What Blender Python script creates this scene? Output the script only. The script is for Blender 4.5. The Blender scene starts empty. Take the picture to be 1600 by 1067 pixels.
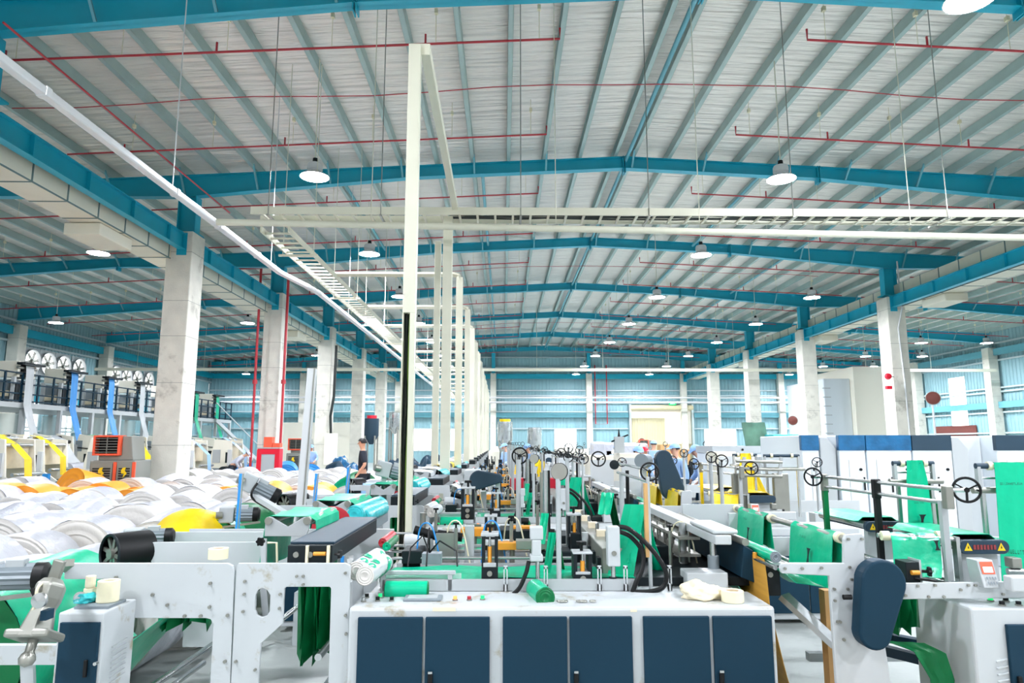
import bpy, bmesh, math, random
from mathutils import Vector, Matrix, noise
random.seed(7)
PI = math.pi
S = bpy.context.scene
COL = S.collection
# ---------------------------------------------------------------- camera, world, exposure
FPX, HC = 1067.0, 1.65
PITCH, YAW = math.atan(159/FPX), math.atan(13/FPX)
cam = bpy.data.objects.new('camera', bpy.data.cameras.new('camera')); COL.objects.link(cam)
cam.data.lens = 24.0; cam.data.sensor_width = 36.0; cam.data.clip_end = 300
cam.location = (0, 0, HC); cam.rotation_euler = (PI/2 + PITCH, 0, -YAW)
S.camera = cam
W_ = bpy.data.worlds.new('world'); S.world = W_; W_.use_nodes = True
W_.node_tree.nodes['Background'].inputs[0].default_value = (.95, .98, 1.0, 1)
W_.node_tree.nodes['Background'].inputs[1].default_value = .85
S.view_settings.view_transform = 'Standard'; S.view_settings.look = 'None'
S.view_settings.gamma = 1.0; S.view_settings.exposure = 0.03
S.view_settings.use_curve_mapping = False
S.cycles.max_bounces = 7; S.cycles.diffuse_bounces = 4; S.cycles.glossy_bounces = 3; S.cycles.transmission_bounces = 4
S.cycles.transparent_max_bounces = 6; S.cycles.caustics_reflective = False; S.cycles.caustics_refractive = False
S.cycles.sample_clamp_indirect = 6; S.cycles.use_denoising = True
LAMP_POWER = 640.0
_cp, _sp, _cy, _sy = math.cos(PITCH), math.sin(PITCH), math.cos(YAW), math.sin(YAW)
def _ray(px, py):
    u = (px-800)/FPX; v = (533.5-py)/FPX
    up = v*_cp+_sp; fw = _cp-v*_sp
    return (u*_cy+fw*_sy, fw*_cy-u*_sy, up)
def at(px, py, D):                       # a measured photo point at a known distance from the camera
    r = _ray(px, py); return Vector((r[0]/r[1]*D, D, HC+r[2]/r[1]*D))
def atz(px, py, z):
    r = _ray(px, py); t = (z-HC)/r[2]; return Vector((r[0]*t, r[1]*t, z))
def atx(px, py, X):
    r = _ray(px, py); return at(px, py, X*r[1]/r[0])
ORD = ['first', 'second', 'third', 'fourth', 'fifth', 'sixth', 'seventh', 'eighth', 'ninth', 'tenth', 'eleventh', 'twelfth', 'thirteenth', 'fourteenth',
       'fifteenth', 'sixteenth', 'seventeenth', 'eighteenth', 'nineteenth', 'twentieth']
# ---------------------------------------------------------------- materials
def lin(h):
    h = h.lstrip('#'); c = [int(h[i:i+2], 16)/255 for i in (0, 2, 4)]
    return tuple(x/12.92 if x <= .04045 else ((x+.055)/1.055)**2.4 for x in c)+(1,)
MATS = {}
def mat(name, hexc, rough=.5, metal=0., spec=.5, var=0., vscale=6., bump=0., bscale=40., emit=None, alpha=None, trans=0., stretch=(1, 1, 1), dirt=None, dscale=3., coat=0.):
    if name in MATS: return MATS[name]
    m = bpy.data.materials.new(name); m.use_nodes = True; MATS[name] = m
    nt = m.node_tree; N = nt.nodes; L = nt.links; b = N['Principled BSDF']
    c = lin(hexc)
    b.inputs['Base Color'].default_value = c; b.inputs['Roughness'].default_value = rough; b.inputs['Metallic'].default_value = metal
    b.inputs['Specular IOR Level'].default_value = spec
    if coat: b.inputs['Coat Weight'].default_value = coat
    if trans: b.inputs['Transmission Weight'].default_value = trans
    if alpha is not None: b.inputs['Alpha'].default_value = alpha
    if emit: b.inputs['Emission Color'].default_value = lin(emit[0]); b.inputs['Emission Strength'].default_value = emit[1]
    if var or bump or dirt:
        tc = N.new('ShaderNodeTexCoord'); mp = N.new('ShaderNodeMapping'); mp.inputs['Scale'].default_value = stretch
        L.new(tc.outputs['Object'], mp.inputs[0]); src = mp.outputs[0]
    if var or dirt:
        n = N.new('ShaderNodeTexNoise'); n.inputs['Scale'].default_value = vscale; n.inputs['Detail'].default_value = 5; L.new(src, n.inputs[0])
        r = N.new('ShaderNodeValToRGB'); r.color_ramp.elements[0].position = .3; r.color_ramp.elements[1].position = .7
        r.color_ramp.elements[0].color = tuple(max(0, x*(1-var)) for x in c[:3])+(1,); r.color_ramp.elements[1].color = tuple(min(1, x*(1+var*.6)) for x in c[:3])+(1,)
        L.new(n.outputs[0], r.inputs[0]); out = r.outputs[0]
        if dirt:
            n2 = N.new('ShaderNodeTexNoise'); n2.inputs['Scale'].default_value = dscale; n2.inputs['Detail'].default_value = 8; n2.inputs['Roughness'].default_value = .65; L.new(src, n2.inputs[0])
            r2 = N.new('ShaderNodeValToRGB'); r2.color_ramp.elements[0].position = .57; r2.color_ramp.elements[1].position = .68; L.new(n2.outputs[0], r2.inputs[0])
            mx = N.new('ShaderNodeMixRGB'); L.new(r2.outputs[0], mx.inputs[0]); L.new(out, mx.inputs[1]); mx.inputs[2].default_value = lin(dirt); out = mx.outputs[0]
        L.new(out, b.inputs['Base Color'])
    if bump:
        n3 = N.new('ShaderNodeTexNoise'); n3.inputs['Scale'].default_value = bscale; n3.inputs['Detail'].default_value = 4; L.new(src, n3.inputs[0])
        bp = N.new('ShaderNodeBump'); bp.inputs['Strength'].default_value = bump; bp.inputs['Distance'].default_value = .05 if name != 'foil' else .2
        L.new(n3.outputs[0], bp.inputs['Height']); L.new(bp.outputs[0], b.inputs['Normal'])
    return m
M_ = mat
M_('foil', '#f6f2ea', .30, .34, .5, .05, 1.2, .8, 1.7, stretch=(.28, 3.6, 1))
M_('purlin', '#a4bcb9', .45, .25, .5, .08, 2)
M_('teal', '#0fa2bc', .38, 0, .5, .05, 3)
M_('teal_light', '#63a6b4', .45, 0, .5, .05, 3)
M_('wall_sheet', '#8db4bc', .5, 0, .4, .04, .8)
M_('girt', '#b9c9cb', .5, .1)
M_('concrete', '#dedcd0', .8, 0, .3, .10, 2.5, .15, 30, dirt='#b9b7ab', dscale=1.6)
M_('floor', '#a9b0ad', .42, 0, .5, .10, .7, .05, 12, dirt='#8d9491', dscale=.5)
M_('duct', '#e6e2cf', .5, .1, .5, .04, 2)
M_('duct_joint', '#6f8583', .5, .4)
M_('red', '#b32a35', .4)
M_('fire_red', '#e01030', .35)
M_('cream_tray', '#d9d8c4', .45, 0, .5, .04, 3)
M_('white_duct', '#e2e3e4', .3, .1)
M_('cable', '#16211f', .55)
M_('cable_green', '#6d8b3a', .55)
M_('lamp_white', '#d2d5d6', .4)
M_('lens', '#ffffff', .4, emit=('#f4f6ff', LAMP_POWER))
M_('black', '#0a0d0f', .5, 0, .3)
M_('black_teal', '#0f1a1f', .5, 0, .3, .1, 5)
M_('steel', '#c4c8c8', .25, .9, .5, .05, 8)
M_('dull_steel', '#9b9c94', .4, .7, .5, .12, 6)
M_('white', '#c2c8ca', .38, 0, .5, .03, 4)
M_('white_dirty', '#bfc5c7', .4, 0, .5, .03, 4, dirt='#9c947c', dscale=5.5)
M_('navy', '#0a3144', .55, 0, .25, .06, 2)
M_('slate', '#263d4d', .5, 0, .35, .05, 3)
M_('green_film', '#00b689', .32, 0, .3, .08, 4, .12, 9)
M_('deep_green', '#04713f', .4, 0, .3, .10, 4, .12, 9)
M_('turquoise', '#35bfc4', .3, 0, .5, .12, 6, .3, 14)
M_('yellow', '#f7d312', .35, 0, .5, .06, 4, .1, 9)
M_('orange', '#ffa42e', .4, 0, .5, .06, 4)
M_('cooler_orange', '#f2603f', .45)
M_('cooler_grey', '#8a8d86', .55)
M_('blue_film', '#2f93e0', .35, 0, .5, .06, 4)
M_('pale_blue', '#9cc8ef', .35)
M_('roll_white', '#c0c3cb', .3, 0, .5, .04, 3, .4, 9, dirt='#cfccc6', dscale=2.)
M_('roll_face', '#d6d3cd', .4, 0, .4, .03, 3, .1, 30)
M_('cream_tape', '#efe9c8', .35, 0, .5, .05, 20)
M_('amber', '#e0982f', .4)
M_('skin', '#d9a588', .55)
M_('hair', '#1d1a1c', .5)
M_('shirt_navy', '#17202f', .7)
M_('shirt_blue', '#9fc0ea', .7, 0, .3, .06, 6)
M_('cap_blue', '#8fb9ee', .7)
M_('shirt_grey', '#c4c9d4', .7, 0, .3, .06, 6)
M_('trousers', '#2b3440', .7)
M_('cardboard', '#c9a06a', .75, 0, .3, .08, 5)
M_('kraft', '#c8973f', .6, 0, .3, .15, 3, stretch=(1, 1, 14))
M_('grey_plastic', '#7f8a90', .5)
M_('display', '#cfe6ee', .3, emit=('#cfe6ee', .6))
M_('warn', '#f5d21c', .5)
M_('ink', '#0b4a3a', .5)
M_('ink_red', '#8c3336', .5)
M_('acrylic', '#dcece8', .1, 0, .5, alpha=.35)
M_('daylight', '#ffffff', .5, emit=('#ffffff', 3.2))
M_('shutter', '#d2c9a4', .5, 0, .5, .03, 3)
M_('shutter_lit', '#f4f0e2', .5, emit=('#fff8ea', .3))  # shutter colour with a glow put in for its brightly lit parts
M_('red_block', '#b3122b', .4)
M_('rust_red', '#6b3a33', .6, 0, .3, .1, 6)
M_('stainless', '#cfd2d2', .22, .95, .5, .1, 3, .4, 6)
M_('green_lamp', '#16c878', .3, emit=('#16e070', .9))
M_('amber_lamp', '#ff8a4a', .3, emit=('#ff8040', 2.))
M_('exit_green', '#13b06a', .4, emit=('#13d070', .6))
M_('copper', '#a9773a', .35, .6)
M_('camo', '#5e8471', .6, 0, .3, .5, 3.)
M_('ltgrey', '#b4babc', .45, .2)
M_('blue_wrap', '#0f5f8f', .25, 0, .5, .3, 6, .3, 8, coat=.3)
M_('booth', '#f0eddd', .45)
M_('booth_pale', '#dfe8ee', .45)
M_('rag', '#efe3c6', .9, 0, .2, .08, 6)
# ---------------------------------------------------------------- mesh helper
def basis(d):
    d = Vector(d).normalized(); a = Vector((0, 0, 1)) if abs(d.z) < .9 else Vector((1, 0, 0))
    x = a.cross(d).normalized(); return x, d.cross(x).normalized(), d
ORG = {}
class MB:
    def __init__(s): s.v = []; s.f = []; s.m = []; s.cur = 0
    def mi(s, i): s.cur = i; return s
    def add(s, vs, fs):
        b = len(s.v); s.v += [Vector(p) for p in vs]
        s.f += [[b+i for i in f] for f in fs]; s.m += [s.cur]*len(fs); return s
    def box(s, x0, x1, y0, y1, z0, z1):
        x0, x1 = min(x0, x1), max(x0, x1); y0, y1 = min(y0, y1), max(y0, y1); z0, z1 = min(z0, z1), max(z0, z1)
        return s.add([(x, y, z) for z in (z0, z1) for y in (y0, y1) for x in (x0, x1)],
                     [(0, 2, 3, 1), (4, 5, 7, 6), (0, 1, 5, 4), (2, 6, 7, 3), (0, 4, 6, 2), (1, 3, 7, 5)])
    def bar(s, a, b, w, h=None, up=None):
        a, b = Vector(a), Vector(b); h = w if h is None else h; d = (b-a).normalized()
        u = Vector(up) if up else (Vector((0, 0, 1)) if abs(d.z) < .95 else Vector((0, 1, 0)))
        x = d.cross(u).normalized(); z = x.cross(d).normalized()
        vs = [p+x*sx*w/2+z*sz*h/2 for p in (a, b) for sz in (-1, 1) for sx in (-1, 1)]
        return s.add(vs, [(0, 1, 3, 2), (4, 6, 7, 5), (0, 4, 5, 1), (2, 3, 7, 6), (0, 2, 6, 4), (1, 5, 7, 3)])
    def cyl(s, a, b, r, r2=None, n=14, cap=True):
        a, b = Vector(a), Vector(b); r2 = r if r2 is None else r2; x, y, d = basis(b-a)
        vs = [p+(x*math.cos(2*PI*i/n)+y*math.sin(2*PI*i/n))*q for p, q in ((a, r), (b, r2)) for i in range(n)]
        fs = [(i, (i+1) % n, n+(i+1) % n, n+i) for i in range(n)]
        if cap: fs += [tuple(range(n-1, -1, -1)), tuple(range(n, 2*n))]
        return s.add(vs, fs)
    def tube(s, pts, r, n=8):
        pts = [Vector(p) for p in pts]; k = len(pts); rings = []; px = None
        for i, p in enumerate(pts):
            d = (pts[min(i+1, k-1)]-pts[max(i-1, 0)]).normalized()
            if px is None: x, y, _ = basis(d)
            else:
                x = (px-d*px.dot(d)).normalized(); y = d.cross(x)
            px = x; q = r[i] if isinstance(r, (list, tuple)) else r
            rings.append([p+(x*math.cos(2*PI*j/n)+y*math.sin(2*PI*j/n))*q for j in range(n)])
        vs = [v for g in rings for v in g]
        fs = [(i*n+j, i*n+(j+1) % n, (i+1)*n+(j+1) % n, (i+1)*n+j) for i in range(k-1) for j in range(n)]
        fs += [tuple(range(n-1, -1, -1)), tuple(range((k-1)*n, k*n))]
        return s.add(vs, fs)
    def prism(s, poly, ax, d0, d1):          # poly in the two axes other than ax ('x': (y,z), 'y': (x,z), 'z': (x,y))
        mk = {'x': lambda p, d: (d, p[0], p[1]), 'y': lambda p, d: (p[0], d, p[1]), 'z': lambda p, d: (p[0], p[1], d)}[ax]
        n = len(poly); vs = [mk(p, d0) for p in poly]+[mk(p, d1) for p in poly]
        return s.add(vs, [tuple(range(n-1, -1, -1)), tuple(range(n, 2*n))]+[(i, (i+1) % n, n+(i+1) % n, n+i) for i in range(n)])
    def plate(s, outer, holes, ax, d0, d1):  # flat plate with holes
        mk = {'x': lambda p, d: (d, p[0], p[1]), 'y': lambda p, d: (p[0], d, p[1]), 'z': lambda p, d: (p[0], p[1], d)}[ax]
        from mathutils.geometry import tessellate_polygon
        loops = [outer]+holes; flat = [p for l in loops for p in l]
        tris = tessellate_polygon([[Vector((p[0], p[1], 0)) for p in l] for l in loops])
        n = len(flat); vs = [mk(p, d0) for p in flat]+[mk(p, d1) for p in flat]
        fs = [tuple(t) for t in tris]+[tuple(n+i for i in reversed(t)) for t in tris]
        o = 0
        for l in loops:
            k = len(l); fs += [(o+i, o+(i+1) % k, n+o+(i+1) % k, n+o+i) for i in range(k)]; o += k
        return s.add(vs, fs)
    def lathe(s, prof, o, d=(0, 0, 1), n=20):    # prof: (radius, height along d)
        x, y, d = basis(d); o = Vector(o); k = len(prof)
        vs = [o+d*h+(x*math.cos(2*PI*j/n)+y*math.sin(2*PI*j/n))*r for r, h in prof for j in range(n)]
        fs = [(i*n+j, i*n+(j+1) % n, (i+1)*n+(j+1) % n, (i+1)*n+j) for i in range(k-1) for j in range(n)]
        return s.add(vs, fs)
    def torus(s, o, d, R, r, n=24, k=8):
        x, y, d = basis(d); o = Vector(o); vs = []
        for i in range(n):
            c = x*math.cos(2*PI*i/n)+y*math.sin(2*PI*i/n)
            for j in range(k): vs.append(o+c*(R+r*math.cos(2*PI*j/k))+d*r*math.sin(2*PI*j/k))
        fs = [(i*k+j, ((i+1) % n)*k+j, ((i+1) % n)*k+(j+1) % k, i*k+(j+1) % k) for i in range(n) for j in range(k)]
        return s.add(vs, fs)
    def sheet(s, rows, th=.004):             # grid of points thickened along its normal
        R, C_ = len(rows), len(rows[0]); vs = [Vector(p) for r in rows for p in r]
        top = []
        for i in range(R):
            for j in range(C_):
                a = vs[min(i+1, R-1)*C_+j]-vs[max(i-1, 0)*C_+j]; b = vs[i*C_+min(j+1, C_-1)]-vs[i*C_+max(j-1, 0)]
                nn = a.cross(b); nn = nn.normalized() if nn.length > 1e-9 else Vector((0, 0, 1)); top.append(vs[i*C_+j]+nn*th)
        n = R*C_; fs = []
        for i in range(R-1):
            for j in range(C_-1):
                q = (i*C_+j, i*C_+j+1, (i+1)*C_+j+1, (i+1)*C_+j); fs += [q, tuple(n+t for t in reversed(q))]
        edge = [j for j in range(C_)]+[i*C_+C_-1 for i in range(1, R)]+[(R-1)*C_+j for j in range(C_-2, -1, -1)]+[i*C_ for i in range(R-2, 0, -1)]
        fs += [(edge[k], n+edge[k], n+edge[(k+1) % len(edge)], edge[(k+1) % len(edge)]) for k in range(len(edge))]
        return s.add(vs+top, fs)
    def build(s, name, m, parent=None, smooth=False, bevel=0., seg=2):
        ms = m if isinstance(m, (list, tuple)) else [m]
        org = ORG.get(parent.name, Vector()) if parent else Vector()
        me = bpy.data.meshes.new(name); me.from_pydata([tuple(v-org) for v in s.v], [], s.f)
        for x in ms: me.materials.append(MATS[x] if isinstance(x, str) else x)
        if len(ms) > 1: me.polygons.foreach_set('material_index', s.m)
        bm = bmesh.new(); bm.from_mesh(me); bmesh.ops.recalc_face_normals(bm, faces=bm.faces); bm.to_mesh(me); bm.free()
        if smooth:
            me.polygons.foreach_set('use_smooth', [True]*len(me.polygons))
            me.set_sharp_from_angle(angle=math.radians(38))
        o = bpy.data.objects.new(name, me); COL.objects.link(o)
        if parent: o.parent = parent; ORG[o.name] = org
        if bevel:
            b = o.modifiers.new('bevel', 'BEVEL'); b.width = bevel; b.segments = seg; b.limit_method = 'ANGLE'
        return o
def B(*a): return MB().box(*a)
def tag(o, label=None, cat=None, group=None, kind=None):
    if label: o['label'] = label
    if cat: o['category'] = cat
    if group: o['group'] = group
    if kind: o['kind'] = kind
    return o
def thing(name, label, cat, loc=(0, 0, 0), group=None):
    o = bpy.data.objects.new(name, None); COL.objects.link(o); o.location = loc; o.empty_display_size = .1
    ORG[o.name] = Vector(loc); return tag(o, label, cat, group)
KIDS = {}
def copy_tree(o, loc=None, rz=None, label=None, group=None, par=None, kids=None):
    c = o.copy(); COL.objects.link(c)
    if par: c.parent = par
    for ch in o.children: copy_tree(ch, par=c)
    if loc is not None: c.location = loc
    if rz is not None: c.rotation_euler[2] = rz
    if label: c['label'] = label
    if group: c['group'] = group
    return c
def struct(o): o['kind'] = 'structure'; return o
# ---------------------------------------------------------------- the hall
XL, XR, YF, YB = -25.6, 31.7, 59.6, -9.0
RX, RZ, SL = 3.55, 10.28, .05
def zroof(x): return RZ-SL*abs(x-RX)
struct(B(XL-.3, XR+.3, YB, YF+.3, -.3, 0).build('floor', 'floor'))
rf = MB()
rf.prism([(XL-.3, zroof(XL-.3)), (RX, RZ), (XR+.3, zroof(XR+.3)), (XR+.3, zroof(XR+.3)+.12), (RX, RZ+.12), (XL-.3, zroof(XL-.3)+.12)], 'y', YB, YF+.3)
struct(rf.build('ceiling', 'foil'))
def corr(a, b, z0, z1, ax, pos, sgn, pitch=.3):
    n = int((b-a)/pitch); pts = []
    for i in range(n+1):
        u = a+i*pitch
        pts += [(u, 0), (u+pitch*.62, 0), (u+pitch*.72, .035), (u+pitch*.9, .035)]
    pts = [p for p in pts if p[0] <= b]
    poly = [(u, pos+sgn*w) for u, w in pts]; back = [(b, pos-sgn*.05), (a, pos-sgn*.05)]
    m = MB(); n = len(poly)
    P = lambda p, z: (p[0], p[1], z) if ax == 'x' else (p[1], p[0], z)
    vs = [P(p, z) for p in poly for z in (z0, z1)]+[P(p, z) for p in back for z in (z0, z1)]
    fs = [(2*i, 2*i+2, 2*i+3, 2*i+1) for i in range(n+1)]+[(2*n+2, 0, 1, 2*n+3)]
    return m.add(vs, fs)
def wall_part(segs, ax, pos, sgn, name):
    m = MB()
    for a, b, z0, z1 in segs: 
        q = corr(a, b, z0, z1, ax, pos, sgn); m.add(q.v, q.f)
    return struct(m.build(name, 'wall_sheet'))
# far wall, openings for windows and the shutter door
OPEN = [(-9.0, -6.9, 1.0, 2.9), (-.9+2.0, 2.4+1.0, 1.0, 2.9), (17.0, 19.4, 1.0, 2.95), (-11.0, -9.4, 1.0, 2.9), (-4.6, -3.4, 1.0, 2.9)]
WIN = [(-8.4, -6.2), (-4.6, -3.7), (4.4, 6.3), (17.4, 20.2)]
SH = (11.0, 16.3, 4.9)
segs = []; x = XL
for a, b, z0, z1 in sorted([(a, b, 1.0, 2.9) for a, b in WIN]+[(SH[0], SH[1], 0, SH[2])]):
    segs.append((x, a, 0, 10.2)); segs.append((a, b, z1, 10.2))
    if z0 > 0: segs.append((a, b, 0, z0))
    x = b
segs.append((x, XR, 0, 10.2))
wall_part(segs, 'x', YF, -1, 'wall_far')
for k, (a, b) in enumerate(WIN):
    t = B(a, b, YF+.02, YF+.06, 1.0, 2.9).build('window_%d' % (k+1), 'daylight'); struct(t)
    f = MB()
    for u in (a, (a+b)/2, b): f.box(u-.04, u+.04, YF-.06, YF+.05, 1.0, 2.9)
    for z in (1.0, 2.9): f.box(a, b, YF-.06, YF+.05, z-.04, z+.04)
    f.build('window_frame', 'girt', t)
d = corr(SH[0], SH[1], 0, SH[2]-.45, 'x', YF-.05, -1, .22).build('door_1', 'shutter'); struct(d)
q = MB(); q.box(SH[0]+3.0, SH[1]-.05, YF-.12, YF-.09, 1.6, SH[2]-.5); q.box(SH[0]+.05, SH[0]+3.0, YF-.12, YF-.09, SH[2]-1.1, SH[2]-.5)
q.build('lit_panel', 'shutter_lit', d)  # added glowing patches imitate light on the top and right of the shutter
MB().cyl((SH[0]-.1, YF-.35, SH[2]-.2), (SH[1]+.1, YF-.35, SH[2]-.2), .24, n=20).build('shutter_drum', 'shutter', d, True)
B(SH[0]-.14, SH[0]+.02, YF-.5, YF, 0, SH[2]+.1).build('door_jamb', 'girt', d); B(SH[1]-.02, SH[1]+.14, YF-.5, YF, 0, SH[2]+.1).build('door_jamb', 'girt', d)
ex = B(14.3, 14.9, YF-.64, YF-.56, SH[2]+.0, SH[2]+.26).build('exit_sign', 'exit_green'); tag(ex, 'small lit green exit sign above the cream roller shutter', 'sign')
B(14.38, 14.82, YF-.65, YF-.64, SH[2]+.09, SH[2]+.17).build('sign_lettering', 'lamp_white', ex)
# side walls; the left one has round fan openings near the top, the right one a tall bright strip
FANS = [atx(px, py, XL).y for px, py in ((47, 562), (72, 567), (96, 572), (120, 577), (178, 583), (195, 587), (212, 590), (230, 594))]
RSTRIP = (atx(1482, 600, XR).y, atx(1508, 600, XR).y)
RS = sorted(RSTRIP)
segs = [(YB, YF, 0, 5.3), (YB, YF, 6.75, 10.0)]; y = YB
for f in sorted(FANS): segs.append((y, f-.62, 5.3, 6.75)); y = f+.62
segs.append((y, YF, 5.3, 6.75))
LW = [(27.2, 29.0), (33.0, 34.4), (37.0, 38.0), (40.0, 41.0)]
seg2 = []; y = YB
for a, b in LW: seg2 += [(y, a, 0, 5.3), (a, b, 0, 1.2), (a, b, 3.9, 5.3)]; y = b
seg2.append((y, YF, 0, 5.3))
wl = wall_part(segs[1:]+seg2, 'y', XL, 1, 'wall_left')
for k, (a, b) in enumerate(LW):
    w = B(XL-.05, XL-.02, a, b, 1.2, 3.9).build('window_%d' % (k+5), 'daylight'); struct(w)
    f = MB()
    for u in (a, (a+b)/2, b): f.box(XL-.04, XL+.06, u-.04, u+.04, 1.2, 3.9)
    for z in (1.2, 2.5, 3.9): f.box(XL-.04, XL+.06, a, b, z-.04, z+.04)
    f.build('window_frame', 'girt', w)
wall_part([(YB, RS[0], 0, 10.0), (RS[1], YF, 0, 10.0), (RS[0], RS[1], 0, 2.3), (RS[0], RS[1], 6.2, 10.0)], 'y', XR, -1, 'wall_right')
struct(B(XR+.02, XR+.05, RS[0], RS[1], 2.3, 6.2).build('window_9', 'daylight'))
nf = 0
for k, f in enumerate(FANS):
    t = thing('exhaust_fan', 'round %s exhaust fan from the camera glowing with daylight high in the left wall' % ORD[k], 'fan', (XL, f, 6.03), 'exhaust fans in the left wall')
    B(XL-.05, XL-.02, f-.62, f+.62, 5.3, 6.75).build('daylight_opening', 'daylight', t)
    m = MB().lathe([(.56, 0), (.62, .16), (.64, .16), (.58, 0)], (XL+.02, f, 6.03), (1, 0, 0), 24); m.build('fan_cone', 'lamp_white', t, True)
    n = 24; ring = [(f+.57*math.cos(2*PI*i/n), 6.03+.57*math.sin(2*PI*i/n)) for i in range(n)]
    MB().plate([(f-.64, 5.28), (f+.64, 5.28), (f+.64, 6.77), (f-.64, 6.77)], [ring], 'x', XL, XL+.05).build('mounting_plate', 'ltgrey', t)
    m = MB()
    for i in range(6):
        a = i*PI/3+.2; m.bar((XL+.1, f, 6.03), (XL+.1, f+.52*math.cos(a), 6.03+.52*math.sin(a)), .03, .16)
    m.cyl((XL+.05, f, 6.03), (XL+.2, f, 6.03), .1); m.build('fan_blade', 'dull_steel', t)
# girts
gi = 1
for z in (2.9, 4.35, 5.1, 5.75, 6.2, 8.2, 9.1):
    segsx = [(XL, XR)] if z > 5 else [(XL, SH[0]-.2), (SH[1]+.2, XR)]
    m = MB()
    for a, b in segsx: m.box(a, b, YF-.2, YF-.06, z-.05, z+.05)
    struct(m.build('trim_%d' % gi, 'girt')); gi += 1
for z in (2.3, 3.6, 4.9, 5.15, 6.9, 8.0):
    for X0, s in ((XL, 1), (XR, -1)):
        struct(B(X0+s*.06, X0+s*.2, YB, YF, z-.05, z+.05).build('trim_%d' % gi, 'girt')); gi += 1
for z, h in ((7.2, .42), (3.85, .4)):        # teal tie beams on the far and side walls
    q = MB()
    for a, b in ([(XL, XR)] if z > 5 else [(XL, SH[0]-.2), (SH[1]+.2, XR)]): q.box(a, b, YF-.42, YF-.2, z, z+h)
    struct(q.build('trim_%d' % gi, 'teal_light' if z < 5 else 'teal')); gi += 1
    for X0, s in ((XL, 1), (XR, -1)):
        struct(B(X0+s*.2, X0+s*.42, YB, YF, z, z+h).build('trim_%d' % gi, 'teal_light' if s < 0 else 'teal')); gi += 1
# ---------------------------------------------------------------- steel frames and columns
FR = [11.2, 19.2, 27.2, 35.2, 43.2, 51.2]
LC, RC = -9.15, 15.8
NEARW = ['beside the orange-framed air cooler', 'behind the red fire cabinet', 'with cables and a grey box', 'behind the standing man in navy', 'near the dark hopper', 'closest to the far wall']
def zraf(x): return zroof(x)-.25
def rafter_depth(x):
    d = min(abs(x-LC), abs(x-RC), abs(x-XL), abs(x-XR)); return .36+.30*max(0, 1-d/6.5)
for k, y in enumerate(FR+[59.0]):
    t = thing('roof_frame', 'teal steel roof rafter with bolted joints, %s frame from the camera' % ORD[k], 'roof frame', (RX, y, 9.6), 'teal roof frames across the hall')
    xs = [XL+.35, LC-6.5, LC, LC+6.5, RX, RC-6.5, RC, RC+6.5, XR-.35]
    top = [(x, zraf(x)) for x in xs]; bot = [(x, zraf(x)-rafter_depth(x)) for x in xs]
    MB().prism(top+bot[::-1], 'y', y-.01, y+.01).build('web', 'teal', t)
    for pts, nm, hh in ((top, 'top_flange', -.02), (bot, 'bottom_flange', .02)):
        MB().prism(pts+[(x, z+hh) for x, z in pts[::-1]], 'y', y-.12, y+.12).build(nm, 'teal', t)
    for x in (LC+6.5, RX, RC-6.5, LC-6.5, RC+6.5):
        z = zraf(x); dd = rafter_depth(x); m = MB()
        for s in (-1, 1): m.box(x+s*.03-.012, x+s*.03+.012, y-.12, y+.12, z-dd-.14, z+.02)
        m.build('splice_plate', 'teal', t)
    m = MB(); nb = 0
    for i in range(-26, 27, 2):
        x = RX+i*1.05+(.22 if i >= 0 else -.22)
        if XL+.6 < x < XR-.6: m.bar((x, y-.1, zraf(x)-rafter_depth(x)+.03), (x, y-.55, zraf(x)+.06), .05, .05)
    m.build('knee_brace', 'teal_light', t)
    if k == 6: continue
    for X0, nm in ((LC, 'left'), (RC, 'right')):
        zt = zraf(X0)-rafter_depth(X0)
        m = MB(); m.box(X0-.25, X0+.25, y-.012, y+.012, 7.6, zt)
        for s in (-1, 1): m.box(X0+s*.25-.012, X0+s*.25+.012, y-.17, y+.17, 7.6, zt)
        m.box(X0-.34, X0+.34, y-.3, y+.3, 7.6, 7.64)
        m.build('stub_column', 'teal', t)
def column(x, y, w, d, h, label, group, cable=False):
    t = thing('concrete_column', label, 'column', (x, y, 0), group)
    B(x-w/2, x+w/2, y-d/2, y+d/2, 0, h).build('shaft', 'concrete', t, bevel=.025)
    j = MB()
    for z in (1.6, 3.3, 4.6, 5.6, 7.0):
        if z < h: j.box(x-w/2-.003, x+w/2+.003, y-d/2-.003, y+d/2+.003, z-.012, z)
    j.build('pour_joint', 'dull_steel', t)
    return t
kl = kr = 0
for k, y in enumerate(FR):
    if k > 0:
        column(LC-.02, y, .72, .8, 7.6, 'tall pale concrete column %s, %s in its row' % (NEARW[min(k-1, 5)], ORD[k-1]), 'concrete columns beside the rolls')
    if k > 1:
        column(RC, y, .72, .8, 7.5, 'tall concrete column, %s in the row behind the white printing machines' % ORD[k-2], 'concrete columns behind the white machines')
    for X0, nm in ((XL+.45, 'left'), (XR-.45, 'right')):
        if k > 2 or (k == 2 and nm == 'left'):
            i = k-2 if nm == 'left' else k-3
            column(X0, y, .6, .6, 7.7, 'square concrete column against the %s wall, %s from the camera' % (nm, ORD[i]), 'concrete columns along the %s wall' % nm)
for i, x in enumerate((-17.3, -9.1, -.9, 7.4, 15.6, 24.1)):
    column(x, YF-.5, .5, .5, 7.65, 'slim concrete column against the far wall, %s from the left' % ORD[i], 'concrete columns along the far wall')
    struct(B(x-.15, x+.15, YF-.65, YF-.35, 7.65, zraf(x)-.4).build('trim_%d' % gi, 'teal')); gi += 1
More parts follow.
